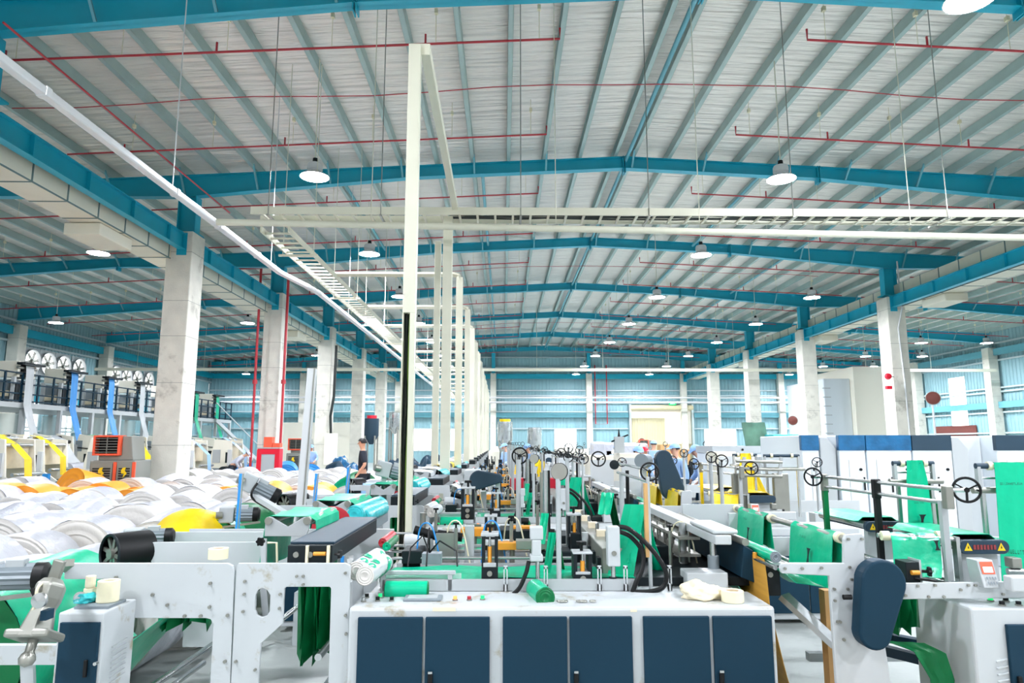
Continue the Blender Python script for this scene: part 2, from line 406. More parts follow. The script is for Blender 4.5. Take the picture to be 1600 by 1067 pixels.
# purlins: one long cold-formed section each
pz = []
for s in (-1, 1):
    for i in range(0, 28):
        x = RX+s*(.22+1.05*i)
        if XL+.5 < x < XR-.5: pz.append((x, s))
for x, s in pz:
    z1 = zroof(x)-.004; z0 = z1-.25
    m = MB(); yy = (YB, YF-.1)
    m.box(x-.004, x+.004, *yy, z0, z1); m.box(x, x+s*.105, *yy, z0, z0+.006); m.box(x, x+s*.105, *yy, z1-.006, z1)
    m.box(x+s*.10, x+s*.105, *yy, z0, z0+.025)
    p = m.build('purlin', 'purlin'); tag(p, 'galvanized steel purlin running lengthwise under the silver roof foil', 'purlin', 'parallel purlins under the roof foil')
t = MB().cyl((RX+.05, YB, RZ-.35), (RX+.05, YF-.3, RZ-.35), .055, n=10).build('ridge_tube', 'teal_light', None, True); tag(t, 'teal ridge tube running lengthwise at the peak of the roof', 'tube')
for i, x in enumerate((RX-8.4, RX-4.2, RX+4.2, RX+8.4)):
    for j in range(6):
        if j < 1: continue
        t = MB().cyl((x, FR[j]+.15, zroof(x)-.4), (x, (FR+[59])[j+1]-.15, zroof(x)-.4), .05, n=8).build('strut_tube', 'teal_light', None, True)
        tag(t, 'pale teal strut tube, %s across, spanning the %s bay between frames' % (ORD[i], ORD[j-1]), 'tube', 'strut tubes between roof frames')
# crane-height tie beams with cream air ducts beside them
for X0, s, row in ((LC+.05, -1, 'left'), (RC-.1, 1, 'right')):
    for k in range(-1, 6):
        y0 = (FR[k]+.4 if k >= 0 else 3.0); y1 = (FR+[59.1])[k+1]-.38
        if row == 'right' and k < 0: continue
        where = 'before the first column' if k < 0 else 'in the %s bay' % ORD[k]
        t = thing('tie_beam', 'teal I-beam between columns of the %s row, %s' % (row, where), 'beam', (X0, y0, 7.3), 'teal tie beams of the %s column row' % row)
        B(X0-.008, X0+.008, y0, y1, 7.08, 7.5).build('web', 'teal', t)
        B(X0-.1, X0+.1, y0, y1, 7.06, 7.08).build('bottom_flange', 'teal', t); B(X0-.1, X0+.1, y0, y1, 7.5, 7.52).build('top_flange', 'teal', t)
        m = MB(); n = 4
        for i in range(n): 
            yy = y0+(y1-y0)*(i+.5)/n; m.box(X0-.095, X0+.095, yy-.008, yy+.008, 7.08, 7.5)
        m.build('stiffener', 'teal', t)
        m = MB(); m.box(X0-.14, X0+.14, y1-.03, y1+.06, 6.9, 7.55); m.build('end_bracket', 'teal', t)
    xa, xb = (X0+s*.3, X0+s*1.1)
    z0, z1 = ((6.8, 7.35) if row == 'left' else (7.1, 8.05))
    t = thing('air_duct', 'long cream insulated air duct beside the %s row of columns' % row, 'duct', (xa, 3, z0))
    ys = [3+i*1.12 for i in range(50)]
    B(xa, xb, 3, 58.5, z0, z1).build('duct_body', 'duct', t)
    m = MB()
    for y in ys: m.box(min(xa, xb)-.012, max(xa, xb)+.012, y-.02, y+.02, z0-.012, z1+.012)
    m.box(xa-s*.006, xa+s*.02, 3, 58.5, z0-.008, z0+.02); m.build('duct_joint', 'duct_joint', t)
    for yy in ((15.6, 31.2, 47) if row == 'left' else (24.2, 34, 45)):
        B(xa+s*.1, xa+s*.95, yy, yy+1.4, z0-.3, z0-.01).build('outlet_box', 'duct', t, bevel=.02)
# ---------------------------------------------------------------- lamps
def lamp_proto():
    t = thing('high_bay_lamp', '', 'lamp', (0, 0, 0))
    MB().cyl((0, 0, .34), (0, 0, 2.9), .012, n=6).build('rod', 'cream_tray', t)
    MB().lathe([(.0, .42), (.05, .42), (.06, .3), (.0, .3)], (0, 0, 0), n=12).build('hook_box', 'black', t, True)
    MB().lathe([(.0, .3), (.14, .3), (.16, .26), (.16, .16), (.13, .15), (.13, .12)], (0, 0, 0), n=24).build('ballast_housing', 'lamp_white', t, True)
    MB().lathe([(.13, .13), (.29, .03), (.31, 0), (.30, 0), (.125, .115)], (0, 0, 0), n=24).build('lamp_shade', 'lamp_white', t, True)
    MB().lathe([(0, .004), (.29, .004), (.29, .016), (0, .016)], (0, 0, 0), n=24).build('lens', 'lens', t)
    return t
LX = [(-20.9, 'outer left aisle', 4), (-12.0, 'row above the white rolls', 2), (-4.0, 'row left of the ridge', 1), (5.9, 'row right of the ridge', 0), (11.9, 'row above the white printing machines', 3), (23.4, 'inner right aisle', 5), (27.1, 'outer right aisle', 4)]
lp = lamp_proto(); first = True
for X0, nm, k0 in LX:
    n = 0
    for k in range(-2, 9):
        y = 7.84+6.0*k if k < 0 else 7.84+5.95*k
        beside = (X0 == -12.0 and k == 0) or (X0 == 11.9 and k in (0, 1))  # unseen lamps added beside the view to brighten the near roof
        if k >= 0 and k < k0 and not beside: continue
        if k < 0 and abs(X0) > 13: continue
        dz = 7.2
        if X0 in (-12.0, -20.9) and k % 2 == 1: continue
        seen = k >= k0
        lab = 'lit white high-bay lamp, %s from the camera in the %s' % (ORD[n], nm) if seen else 'lit white high-bay lamp hanging over the near aisle, outside the view'
        if seen: n += 1
        o = lp if first else copy_tree(lp)
        first = False
        for ch in o.children:
            if ch.name.startswith('rod'): ch.scale[2] = (zroof(X0)-dz-.02)/2.9
        o.location = (X0, y, dz); o['label'] = lab; o['group'] = 'high-bay lamps'
# ---------------------------------------------------------------- sprinkler branches
def branch(xa, xb, y, label, group, dz=.62, end='b'):
    t = thing('sprinkler_pipe', label, 'pipe', (xa, y, zroof(xa)-dz), group)
    z = lambda x: zroof(x)-dz
    pts = [(xa, y, z(xa)), (xb, y, z(xb))]
    pts = [(xa, y, z(xa)), (xb, y, z(xb)), (xb, y, z(xb)+.22)] if end == 'b' else pts
    MB().tube(pts, .022, 8).build('pipe_run', 'red', t, True)
    n = max(2, int(abs(xb-xa)/3.0))
    for i in range(n):
        x = xa+(xb-xa)*(i+.35)/n
        MB().cyl((x, y, z(x)), (x, y, z(x)+.2), .02, n=6).build('sprinkler_head', 'red', t)
    for i in range(n*2):
        x = xa+(xb-xa)*(i+.8)/(n*2)
        m = MB(); m.cyl((x, y, z(x)+.03), (x, y, zroof(x)-.01), .006, n=5); m.box(x-.03, x+.03, y-.04, y+.04, zroof(x)-.34, zroof(x)-.25); m.build('hanger', 'cream_tape', t)
ys = [11.9+4.03*i for i in range(12)]
for i, y in enumerate(ys):
    branch(LC-1.5, 1.05, y, 'red sprinkler branch pipe left of the ridge, %s from the camera' % ORD[i], 'sprinkler branches left of the ridge', .95)
    branch(RC+.5, 5.75, y, 'red sprinkler branch pipe right of the ridge, %s from the camera' % ORD[i], 'sprinkler branches right of the ridge', .95)
    if i > 1:
        branch(-24.5, -11.2, y+.3, 'red sprinkler branch pipe over the left aisle, %s from the camera' % ORD[i-2], 'sprinkler branches over the left aisle', .9, '')
    if i > 3: branch(17.4, 30.5, y+.3, 'red sprinkler branch pipe over the right aisle, %s from the camera' % ORD[i-4], 'sprinkler branches over the right aisle', .9, '')
for i, y in enumerate((14.0, 29.6, 44.)):
    xs = [LC-1.5+j*1.3 for j in range(20)]
    t = MB().tube([(x, y, zroof(x)-.75-.05*math.sin(j*1.3)) for j, x in enumerate(xs)], .011, 6).build('signal_cable', 'red', None, True)
    tag(t, 'thin red alarm cable crossing under the roof in the %s gap between sprinkler pipes' % ORD[i], 'cable', 'red alarm cables under the roof')
for X0, z, ya, yb, lab in ((-11.0, 7.28, 4, 56, 'left of the long air duct'), (17.2, 7.4, 19, 56, 'beyond the air duct on the right')):
    t = thing('sprinkler_main', 'thick red sprinkler main pipe running lengthwise %s' % lab, 'pipe', (X0, ya, z))
    MB().cyl((X0, ya, z), (X0, yb, z), .07, n=12).build('pipe_run', 'red', t, True)
    for y in range(int(ya)+2, int(yb), 4):
        MB().cyl((X0, y, z), (X0+.25, y, z-.05), .05, n=8).build('tee_fitting', 'red', t)
t = MB().cyl(atx(5, 35, -7.9)*1, (atx(5, 35, -7.9).x, 19, atx(5, 35, -7.9).z), .02, n=8).build('sprinkler_riser_pipe', 'red', None, True)
tag(t, 'red pipe running lengthwise close under the roof foil above the white bus duct', 'pipe')
# ---------------------------------------------------------------- trays and ducts hung in the nave
LXX, LZ = -4.02, 5.36
t = thing('cable_ladder', 'long white cable ladder running lengthwise left of the poles', 'cable tray', (LXX, 11.6, LZ))
for s in (-1, 1): B(LXX+s*.24-.012, LXX+s*.24+.012, 11.6, 56, LZ-.05, LZ+.06).build('side_rail', 'cream_tray', t)
nr = 0
for i in range(90):
    y = 11.8+i*.3
    B(LXX-.24, LXX+.24, y-.018, y+.018, LZ-.03, LZ).build('rung', 'cream_tray', t); nr += 1
m = MB()
for i in range(60): m.box(LXX-.24, LXX+.24, 38.8+i*.3-.018, 38.8+i*.3+.018, LZ-.03, LZ)
o = m.build('far_rungs', 'cream_tray', t); o['kind'] = 'stuff'
for i in range(10):
    for s in (-1, 1): MB().cyl((LXX+s*.3, 13+i*4, LZ-.08), (LXX+s*.3, 13+i*4, 9.3), .008, n=5).build('hanger_rod', 'cream_tray', t)
    B(LXX-.38, LXX+.38, 13+i*4-.02, 13+i*4+.02, LZ-.1, LZ-.06).build('hanger_bar', 'cream_tray', t)
TY, TZ = 12.0, 5.75
xa, xb = at(400, 322, TY).x, 12.5
t = thing('cable_tray', 'cream ladder cable tray crossing the hall with black cables inside', 'cable tray', (xa, TY, TZ))
for s in (-1, 1): B(xa, xb, TY+s*.24-.012, TY+s*.24+.012, TZ-.06, TZ+.08).build('side_rail', 'cream_tray', t)
for i in range(int((xb-xa)/.32)): B(xa+.2+i*.32-.02, xa+.2+i*.32+.02, TY-.24, TY+.24, TZ-.06, TZ-.03).build('rung', 'cream_tray', t)
for k in range(4):
    random.seed(k); y = TY-.12+.08*k
    MB().tube([(x, y+random.uniform(-.03, .03), TZ-.012+random.uniform(0, .015)) for x in [(-1.0+i*.6) for i in range(23)]], .014, 6).build('cable', 'cable', t, True)
for x in (-4.2, -2.2, .3, 2.6, 5.2, 8.0, 10.5):
    MB().cyl((x, TY-.26, TZ-.08), (x, TY-.26, zroof(x)-.2), .009, n=5).build('hanger_rod', 'dull_steel', t)
    B(x-.02, x+.02, TY-.3, TY+.3, TZ-.1, TZ-.07).build('hanger_bar', 'dull_steel', t)
BY, BZ = 11.4, 5.42
t = thing('cross_pipe', 'round cream conduit crossing the hall behind the cable tray', 'pipe', (-5, BY, BZ))
MB().cyl((-4.95, BY, BZ), (12.5, BY, BZ-.28), .06, n=12).build('pipe_run', 'cream_tray', t, True)
for x in (-2.3, .9, 3.4, 7.1, 10): MB().cyl((x, BY, BZ), (x, BY, zroof(x)-.2), .008, n=5).build('hanger_rod', 'cream_tray', t)
t = thing('bus_duct', 'glossy white bus duct hung on rods, running lengthwise with a bent offset', 'bus duct', (-5, 2, 5.42))
pts = [(-5, 1.5, 5.42), (-5, 14.9, 5.42), (-4.72, 15.9, 5.36), (-4.62, 16.8, 5.36), (-4.62, 56, 5.36)]
m = MB()
for a, b in zip(pts, pts[1:]): m.bar(a, b, .115, .10)
m.build('duct_run', 'white_duct', t, bevel=.02)
for y in (4, 7, 10, 11.6, 13.5): B(-5.064, -4.936, y-.05, y+.05, 5.363, 5.477).build('joint_cover', 'white_duct', t, bevel=.01)
for y in (9.9, 14.3, 20, 26, 32): MB().cyl((-5 if y < 15 else -4.62, y, 5.42), (-5 if y < 15 else -4.62, y, 9.4), .009, n=6).build('hanger_rod', 'lamp_white', t)
# trunking poles that feed the machine rows
def pole(x, y, ztop, w, label, arm=True, cables=False, overhead=None):
    t = thing('trunking_pole', label, 'pole', (x, y, 0), 'trunking poles along the centre row')
    if cables:
        zc = at(635, 490, y).z; B(x-w/2, x+w/2, y-.05, y+.05, zc, ztop).build('upper_trunking', 'cream_tray', t, bevel=.006)
        m = MB(); m.box(x-w/2, x-w/2+.012, y-.05, y+.05, 0, zc); m.box(x+w/2-.05, x+w/2, y-.05, y+.05, 0, zc); m.box(x-w/2, x+w/2, y+.04, y+.05, 0, zc)
        m.build('open_trunking', 'cream_tray', t)
        for k in range(5):
            xx = x-w/2+.022+k*.014
            MB().tube([(xx+.006*math.sin(j*1.7+k), y+.02-.012*(k % 2), j*(zc+.05)/10) for j in range(11)], .008, 6).build('cable', 'cable_green' if k == 3 else 'cable', t, True)
    else: B(x-w/2, x+w/2, y-.05, y+.05, 0, ztop).build('upright_trunking', 'cream_tray', t, bevel=.006)
    B(x-.1, x+.1, y-.1, y+.1, 0, .02).build('foot_plate', 'cream_tray', t)
    if overhead: MB().bar((x+.1, y, ztop-.03), (x+overhead[0], overhead[1], overhead[2]), w*.8, .12).build('overhead_trunking', 'cream_tray', t, bevel=.006)
    if arm: 
        MB().tube([(x, y, ztop-.06), (x-.03, y, ztop+.04), (x-.14, y, ztop+.07), (LXX+.2, y, ztop+.07)], .06, 4).build('arm', 'cream_tray', t)
pole(at(640, 480, 6.4).x, 6.4, at(645, 72, 6.4).z, .122, 'tall cream trunking pole with open lower half showing black cables', False, True, (.02, 11.9, 5.85))
pole(-1.02, 12.05, 5.75, .17, 'thick cream trunking pole just behind the cable pole', False)
pole(-1.35, 13.6, 5.75, .13, 'slim cream pole standing left of the thick trunking pole', False)
for i in range(12):
    y = 15.1 if i == 0 else 18.85+3.15*(i-1)
    pole(-1.0-.012*i, y, 5.36, .15, 'cream trunking pole with a curved arm to the ladder, %s of the receding line' % ORD[i])
# long conduits across the far half of the hall
t = thing('overhead_rail', 'cream rail crossing the whole hall in front of the far wall', 'rail', (0, 41, 6.3))
B(-24.5, 30, 40.95, 41.1, 5.95, 6.12).build('rail_run', 'cream_tray', t)
for x in range(-22, 30, 4): MB().cyl((x, 41, 6.1), (x, 41, zroof(x)-.2), .012, n=5).build('hanger_rod', 'cream_tray', t)
for i, (y, z) in enumerate(((56.5, 5.0), (57.5, 5.45))):
    t = MB().cyl((-24, y, z), (30, y, z), .07, n=8).build('wall_pipe', 'white_duct', None, True)
    tag(t, 'white pipe crossing in front of the far wall, %s of the two' % ('lower' if i == 0 else 'upper'), 'pipe', 'white pipes along the far wall')
# ---------------------------------------------------------------- shared machine pieces
def px(D, pts):
    return [(at(x, y, D).x, at(x, y, D).z) for x, y in pts]
def rrect(x0, x1, z0, z1, r, n=4):
    pts = []
    for cx, cz, a0 in ((x1-r, z1-r, 0), (x0+r, z1-r, PI/2), (x0+r, z0+r, PI), (x1-r, z0+r, 1.5*PI)):
        for i in range(n+1):
            a = a0+PI/2*i/n; pts.append((cx+r*math.cos(a), cz+r*math.sin(a)))
    return pts
def stadium(ax, az, ra, bx, bz, rb, n=14):
    d = math.atan2(bz-az, bx-ax); pts = []
    for i in range(n+1): t = d+PI/2+PI*i/n; pts.append((ax+ra*math.cos(t), az+ra*math.sin(t)))
    for i in range(n+1): t = d-PI/2+PI*i/n; pts.append((bx+rb*math.cos(t), bz+rb*math.sin(t)))
    return pts
def handwheel(o, d, R, par, m='black', spokes=3):
    x, y, d = basis(d); o = Vector(o); q = MB().torus(o, d, R, R*.11, 28, 8); q.cyl(o-d*R*.25, o+d*R*.25, R*.22, n=12)
    for i in range(spokes):
        a = 2*PI*i/spokes+.5; q.bar(o, o+(x*math.cos(a)+y*math.sin(a))*R, R*.16, R*.12)
    q.cyl(o+x*R*.75, o+x*R*.75+d*R*.7, R*.09, n=8)
    return q.build('handwheel', m, par, True)
def knob(o, d, r, par, m='black'):
    x, y, d = basis(d); o = Vector(o); q = MB().cyl(o, o+d*r*1.2, r*.35, n=8)
    n = 24; prof = [(r*(1+.18*math.cos(6*2*PI*i/n))) for i in range(n)]
    a = [o+d*r*1.2+(x*math.cos(2*PI*i/n)+y*math.sin(2*PI*i/n))*prof[i] for i in range(n)]; b = [p+d*r*.7 for p in a]
    q.add(a+b, [tuple(range(n-1, -1, -1)), tuple(range(n, 2*n))]+[(i, (i+1) % n, n+(i+1) % n, n+i) for i in range(n)])
    return q.build('star_knob', m, par, True)
def ribbon(name, pts, w, axis, m, par=None, th=.003, wave=.006, n=6):
    """a film web through pts (list of xyz), width w along axis"""
    ax = Vector(axis); rows = []
    P = [Vector(p) for p in pts]; dense = []
    for a, b in zip(P, P[1:]):
        for i in range(5): dense.append(a.lerp(b, i/5))
    dense.append(P[-1])
    for i, p in enumerate(dense):
        ww = w[0]+(w[1]-w[0])*i/(len(dense)-1) if isinstance(w, (tuple, list)) else w
        t = (dense[min(i+1, len(dense)-1)]-dense[max(i-1, 0)]).normalized(); nn = t.cross(ax).normalized()
        rows.append([p+ax*ww*(j/n-.5)+nn*wave*math.sin(j*2.1+i*.35) for j in range(n+1)])
    return MB().sheet(rows, th).build(name, m, par, True)
def seal_block(x0, x1, y0, y1, z0, z1, par, orange=True):
    w = x1-x0; h = z1-z0
    q = MB(); q.box(x0, x1, y0, y1, z0, z0+h*.42); q.box(x0, x0+w*.2, y0, y1, z0+h*.42, z1); q.box(x1-w*.2, x1, y0, y1, z0+h*.42, z1)
    b = q.build('sealing_block', 'black_teal', par, bevel=.004)
    q = MB().box(x0-.004, x1+.004, y0-.004, y1, z1, z1+h*.05); q.box(x0+w*.1, x1-w*.1, y0-.004, y1-.01, z0+h*.42, z0+h*.5); q.build('clamp_plate', 'ltgrey', b, bevel=.003)
    c = (x0+x1)/2
    MB().cyl((c, y0+.02, z0+h*.5), (c, y0+.02, z0+h*.8), w*.13, n=12).build('spring', 'amber', b, True)
    MB().cyl((c, y0+.02, z0+h*.8), (c, y0+.02, z1), w*.08, n=10).build('spindle', 'steel', b, True)
    q = MB()
    for zz in (.12, .3): q.cyl((c, y0-.012, z0+h*zz), (c, y0, z0+h*zz), w*.16, n=14)
    q.build('bearing_cap', 'dull_steel', b, True)
    k = knob((c, (y0+y1)/2, z1+h*.05), (0, 0, 1), w*.26, b)
    return b
# ---------------------------------------------------------------- front control cabinet
D0 = 3.45
def X0(p, D=D0): return at(p, 950, D).x
t = thing('control_cabinet', 'white control cabinet with six navy doors across the foreground', 'cabinet', (.28, D0, 0))
xa, xb = X0(545), X0(1211)
cab = B(xa, xb, D0, D0+.36, .06, .865).build('cabinet_body', 'white_dirty', t, bevel=.014)
B(xa+.04, xb-.04, D0+.03, D0+.33, 0, .06).build('plinth', 'black', t)
B(xa+.03, xb-.05, D0+.36, D0+1.55, .12, .80).build('rear_frame', 'white', t)
B(xa+.03, xb-.05, D0+.34, D0+2.1, .80, .862).build('table_plate', 'white_dirty', t, bevel=.008)
for k, (a, b) in enumerate(((560, 662), (665, 766), (785, 886), (888.5, 987), (1003, 1107), (1111, 1204))):
    d = B(X0(a)+.002, X0(b)-.002, D0-.018, D0+.002, .09, .825).build('door', 'navy', t, bevel=.004)
    if k % 2:
        hx = X0(a)+.03; q = MB().box(hx-.011, hx+.011, D0-.034, D0-.018, .42, .575); q.build('door_handle', 'black', d, bevel=.004)
        B(hx-.01, hx+.01, D0-.036, D0-.03, .575, .585).build('latch_tip', 'steel', d)
    else:
        B(X0(a)+.004, X0(a)+.012, D0-.024, D0-.018, .3, .36).build('hinge', 'navy', d)
# sloped console strip with buttons and a screen
def button(pxx, py, cap, par, r=.010):
    p = atz(pxx, py, .866); q = MB().cyl(p, p+Vector((0, 0, .006)), r*1.35, n=16).build('button_ring', 'dull_steel', par, True)
    MB().cyl(p+Vector((0, 0, .006)), p+Vector((0, 0, .02)), r, n=16).build('push_button', cap, par, True)
for x, y, c in ((573, 934, 'black'), (568, 940, 'steel'), (590, 939, 'black'), (594, 934, 'green_lamp'), (612, 939, 'black'), (711, 938, 'amber_lamp'), (733, 938, 'red'), (754, 937, 'green_lamp')): button(x, y, c, t)
sc = atz(632, 936, .866); se = atz(690, 936, .866)
p = MB().box(sc.x, se.x, sc.y-.055, sc.y+.055, .865, .877).build('touch_panel', 'grey_plastic', t, bevel=.003)
B(sc.x+.02, se.x-.02, sc.y-.04, sc.y+.04, .877, .879).build('screen', 'ltgrey', p)
for i, x in enumerate((875, 882, 905, 912, 926)):
    p = atz(x, 941, .866); MB().torus(p+Vector((0, 0, .006)), (0, 0, 1), .014, .004, 16, 6).build('loose_ring', 'dull_steel', t, True)
# little patches of tape left on the front rail (marks with their own shape)
for a, b, y0, y1 in ((676, 712, 949, 955), (985, 995, 952, 956)):
    B(X0(a), X0(b), D0-.002, D0+.003, at(a, y1, D0).z, at(a, y0, D0).z).build('old_tape', 'rag', t)
# black hoses
def hose(name, pts, r, par, m='black'):
    P = [Vector(p) for p in pts]; out = []
    for i in range(len(P)-1):
        p0, p1, p2, p3 = P[max(i-1, 0)], P[i], P[i+1], P[min(i+2, len(P)-1)]
        for k in range(6):
            u = k/6; out.append(.5*((2*p1)+(p2-p0)*u+(2*p0-5*p1+4*p2-p3)*u*u+(3*p1-p0-3*p2+p3)*u**3))
    out.append(P[-1]); return MB().tube(out, r, 8).build(name, m, par, True)
# ---------------------------------------------------------------- machine bed with two film lanes
bd = thing('film_bed', 'bag-making bed with two green film lanes behind the six-door cabinet', 'machine', (.2, 3.85, .865))
def lane(ya, yb, x0, x1, z=.915):
    B(x0, x1, ya-.07, ya-.05, .865, z+.008).build('trough_side', 'ltgrey', bd); B(x0, x1, yb+.05, yb+.07, .865, z+.01).build('trough_side', 'ltgrey', bd)
    B(x0, x1, ya-.05, yb+.05, .865, .90).build('trough_floor', 'black_teal', bd)
    rows = [[(x0+(x1-x0)*i/14, ya+(yb-ya)*j/4, z+.006*math.sin(i*1.1+j)) for j in range(5)] for i in range(15)]
    o = MB().sheet(rows, .003).build('film_lane', 'green_film', bd, True)
lane(3.90, 4.27, at(608, 900, 4.05).x, at(985, 900, 4.05).x)
lane(4.95, 5.42, at(640, 860, 4.7).x, at(985, 860, 4.7).x)
MB().box(at(985, 900, 4).x, at(1190, 900, 4).x, 3.95, 5.0, .865, .91).build('lower_table', 'black_teal', bd)
B(at(1072, 920, 3.9).x, at(1135, 920, 3.9).x, 3.86, 4.02, .865, .95).build('end_block', 'white_dirty', bd, bevel=.006)
for y in (4.33, 4.6, 4.85, 5.5):
    MB().cyl((at(600, 900, y).x, y, .955), (at(900, 900, y).x, y, .955), .010, n=10).build('guide_rod', 'steel', bd, True)
for D, a, b, py in ((3.84, 593, 712, 894), (4.7, 632, 722, 853), (5.5, 650, 730, 836)):
    z = at(a, py, D).z; x0, x1 = at(a, py, D).x, at(b, py, D).x
    q = MB(); q.box(x0, x1, D-.012, D+.012, z-.012, z+.008)
    for xx in (x0+.02, x1-.03): q.box(xx-.012, xx+.012, D-.01, D+.01, .865, z)
    q.build('guard_rail', 'ltgrey', bd, bevel=.002)
    B(x0, x1+.03, D+.02, D+.024, .88, z-.01).build('clear_guard', 'acrylic', bd)
# sensor bridge with small wires
sx = at(672, 888, 4.1)
q = MB(); q.box(sx.x-.04, sx.x+.07, 4.02, 4.1, .97, 1.03); q.build('sensor_box', 'grey_plastic', bd, bevel=.003)
for k, (dx, h) in enumerate(((-.06, .1), (.0, .14), (.1, .07))):
    MB().tube([(sx.x, 4.05, 1.03), (sx.x+dx*.6, 4.02, 1.03+h), (sx.x+dx*1.6, 3.95, 1.02+h*.5), (sx.x+dx*1.7, 3.9, .98)], .005, 6).build('sensor_wire', 'black', bd, True)
for D, a, b, top, bot in ((3.86, 752, 778, 838, 931), (3.86, 897, 925, 866, 931), (4.6, 757, 776, 808, 862), (4.6, 888, 908, 806, 862), (5.15, 720, 741, 764, 812)):
    p0, p1 = at(a, bot, D), at(b, top, D)
    seal_block(p0.x, p1.x, D, D+.13, max(.865, p0.z), p1.z, bd)
for pxx in (790, 853, 937, 978, 1047):       # small slotted stop brackets
    p = at(pxx, 930, 3.83); q = MB(); q.box(p.x-.011, p.x-.005, 3.82, 3.832, .865, .99); q.box(p.x+.005, p.x+.011, 3.82, 3.832, .865, .99); q.box(p.x-.011, p.x+.011, 3.82, 3.832, .98, .995); q.box(p.x-.011, p.x+.011, 3.82, 3.832, .865, .90)
    q.build('slotted_bracket', 'white', bd)
# long cutter beam and dark blocks standing in for the shaded gaps
zc = at(960, 868, 4.0); xb2 = zc.x
cb = B(xb2-.07, xb2+.05, 4.0, 6.1, .90, 1.06).build('cutter_beam', 'dull_steel', bd, bevel=.005)
for i in range(9):
    y = 4.05+i*.22; B(xb2-.09, xb2-.07, y, y+.07, .93, 1.0).build('cutter_block', 'black_teal', bd, bevel=.003)
    if i % 2: MB().cyl((xb2, y, 1.06), (xb2, y, 1.12), .012, n=8).build('adjuster', 'steel', bd, True)
    else: B(xb2-.03, xb2+.03, y, y+.05, 1.06, 1.10).build('small_clamp', 'rag', bd)
MB().bar((xb2-.16, 4.05, .87), (xb2-.02, 6.0, .87), .05, .02).build('dark_rail', 'black', bd)
for x0, x1, y0, y1, z in ((-.62, -.5, 4.32, 4.55, 1.0), (.20, .42, 4.36, 4.56, .99), (.78, 1.06, 4.5, 4.95, 1.0), (-.66, -.45, 5.02, 5.3, 1.0), (-.1, .2, 5.06, 5.3, 1.03), (.3, .5, 5.0, 5.3, 1.0)): B(x0, x1, y0, y1, .865, z).build('drive_housing', 'black_teal', bd, bevel=.006)  # near-black blocks added for the shade between machine parts
for x, y, h in ((-.3, 4.45, 1.12), (.05, 4.45, 1.16), (.25, 5.15, 1.2), (.36, 4.5, 1.2), (-.5, 5.2, 1.14), (.82, 5.1, 1.25), (1.02, 4.3, 1.12)):
    MB().cyl((x, y, .86), (x, y, h), .012, n=8).build('spindle_rod', 'dull_steel', bd, True); knob((x, y, h), (0, 0, 1), .018, bd)
random.seed(31)
for i in range(34):
    x = random.choice((-.55, -.4, -.2, .0, .15, .3, .5, .85, .95, 1.1))+random.uniform(-.06, .06); y = random.choice((4.42, 4.55, 4.75, 5.0, 5.2, 5.45))+random.uniform(-.04, .04); k = i % 6
    if k == 0: q = B(x-.03, x+.03, y-.03, y+.03, .86, random.uniform(1.0, 1.16)).build('sensor_block', random.choice(('rag', 'ltgrey', 'black_teal')), bd, bevel=.004)
    elif k == 1: MB().cyl((x, y, .86), (x, y, random.uniform(1.02, 1.2)), .022, n=10).build('air_cylinder', random.choice(('dull_steel', 'ltgrey')), bd, True)
    elif k == 2: B(x-.06, x+.06, y-.008, y+.008, .86, random.uniform(.98, 1.1)).build('bracket_plate', 'dull_steel', bd)
    elif k == 3: hose('air_line', [(x, y, .88), (x+.02, y, 1.12), (x+.1, y-.05, 1.14), (x+.16, y-.04, .9)], .005, bd, random.choice(('black', 'cream_tape', 'blue_film')))
    elif k == 4: MB().cyl((x-.08, y, random.uniform(1.0, 1.1)), (x+.08, y, 1.05), .028, n=12).build('small_motor', 'black', bd, True); B(x-.04, x+.04, y-.02, y+.02, .86, 1.04).build('motor_stand', 'ltgrey', bd)
    else: B(x-.1, x+.1, y-.05, y+.05, random.uniform(.98, 1.02), random.uniform(1.03, 1.06)).build('cover_plate', random.choice(('white', 'dull_steel', 'amber')), bd, bevel=.003); MB().cyl((x, y, .86), (x, y, 1.0), .015, n=8).build('plate_leg', 'dull_steel', bd)
# posts with mirrors, wheels and clamps standing on the bed
def post(pxx, ytop, ybot, D, r, name='post', m='steel', par=None, z0=None):
    a, b = at(pxx, ybot, D), at(pxx, ytop, D); a = Vector((b.x, b.y, a.z if z0 is None else z0))
    return MB().cyl(a, b, r, n=12).build(name, m, par or bd, True)
post(872, 748, 930, 3.86, .014, m='ltgrey', z0=.865)
o = at(874, 737, 3.86); q = MB().lathe([(0, -.012), (.044, -.012), (.046, .0), (.046, .008), (.0, .008)], o, (-.35, -1, .1), 28); q.build('round_mirror', 'dull_steel', bd, True)
MB().torus(o, (-.35, -1, .1), .045, .005, 28, 8).build('mirror_rim', 'black', bd, True)
post(846, 738, 812, 4.9, .012, m='dull_steel'); post(810, 718, 830, 5.0, .018, m='ltgrey'); post(852, 735, 872, 4.4, .016, m='steel', z0=.9)
post(857, 735, 850, 4.45, .010, m='black')
post(840, 865, 930, 3.86, .012, m='steel', z0=.865)
for py0, py1, w in ((822, 842, 20), (842, 868, 14), (866, 876, 20)):
    a, b = at(838-w/2, py1, 3.86), at(838+w/2, py0, 3.86); B(a.x, b.x, 3.82, 3.9, a.z, b.z).build('clamp_head', 'white_dirty', bd, bevel=.006)
post(958, 880, 930, 3.86, .013, m='steel', z0=.865)
a, b = at(949, 884, 3.86), at(967, 822, 3.86); B(a.x, b.x, 3.83, 3.9, a.z, b.z).build('actuator_box', 'white', bd, bevel=.006)
MB().cyl(((a.x+b.x)/2, 3.822, a.z+.07), ((a.x+b.x)/2, 3.83, a.z+.07), .013, n=14).build('actuator_cap', 'dull_steel', bd, True)
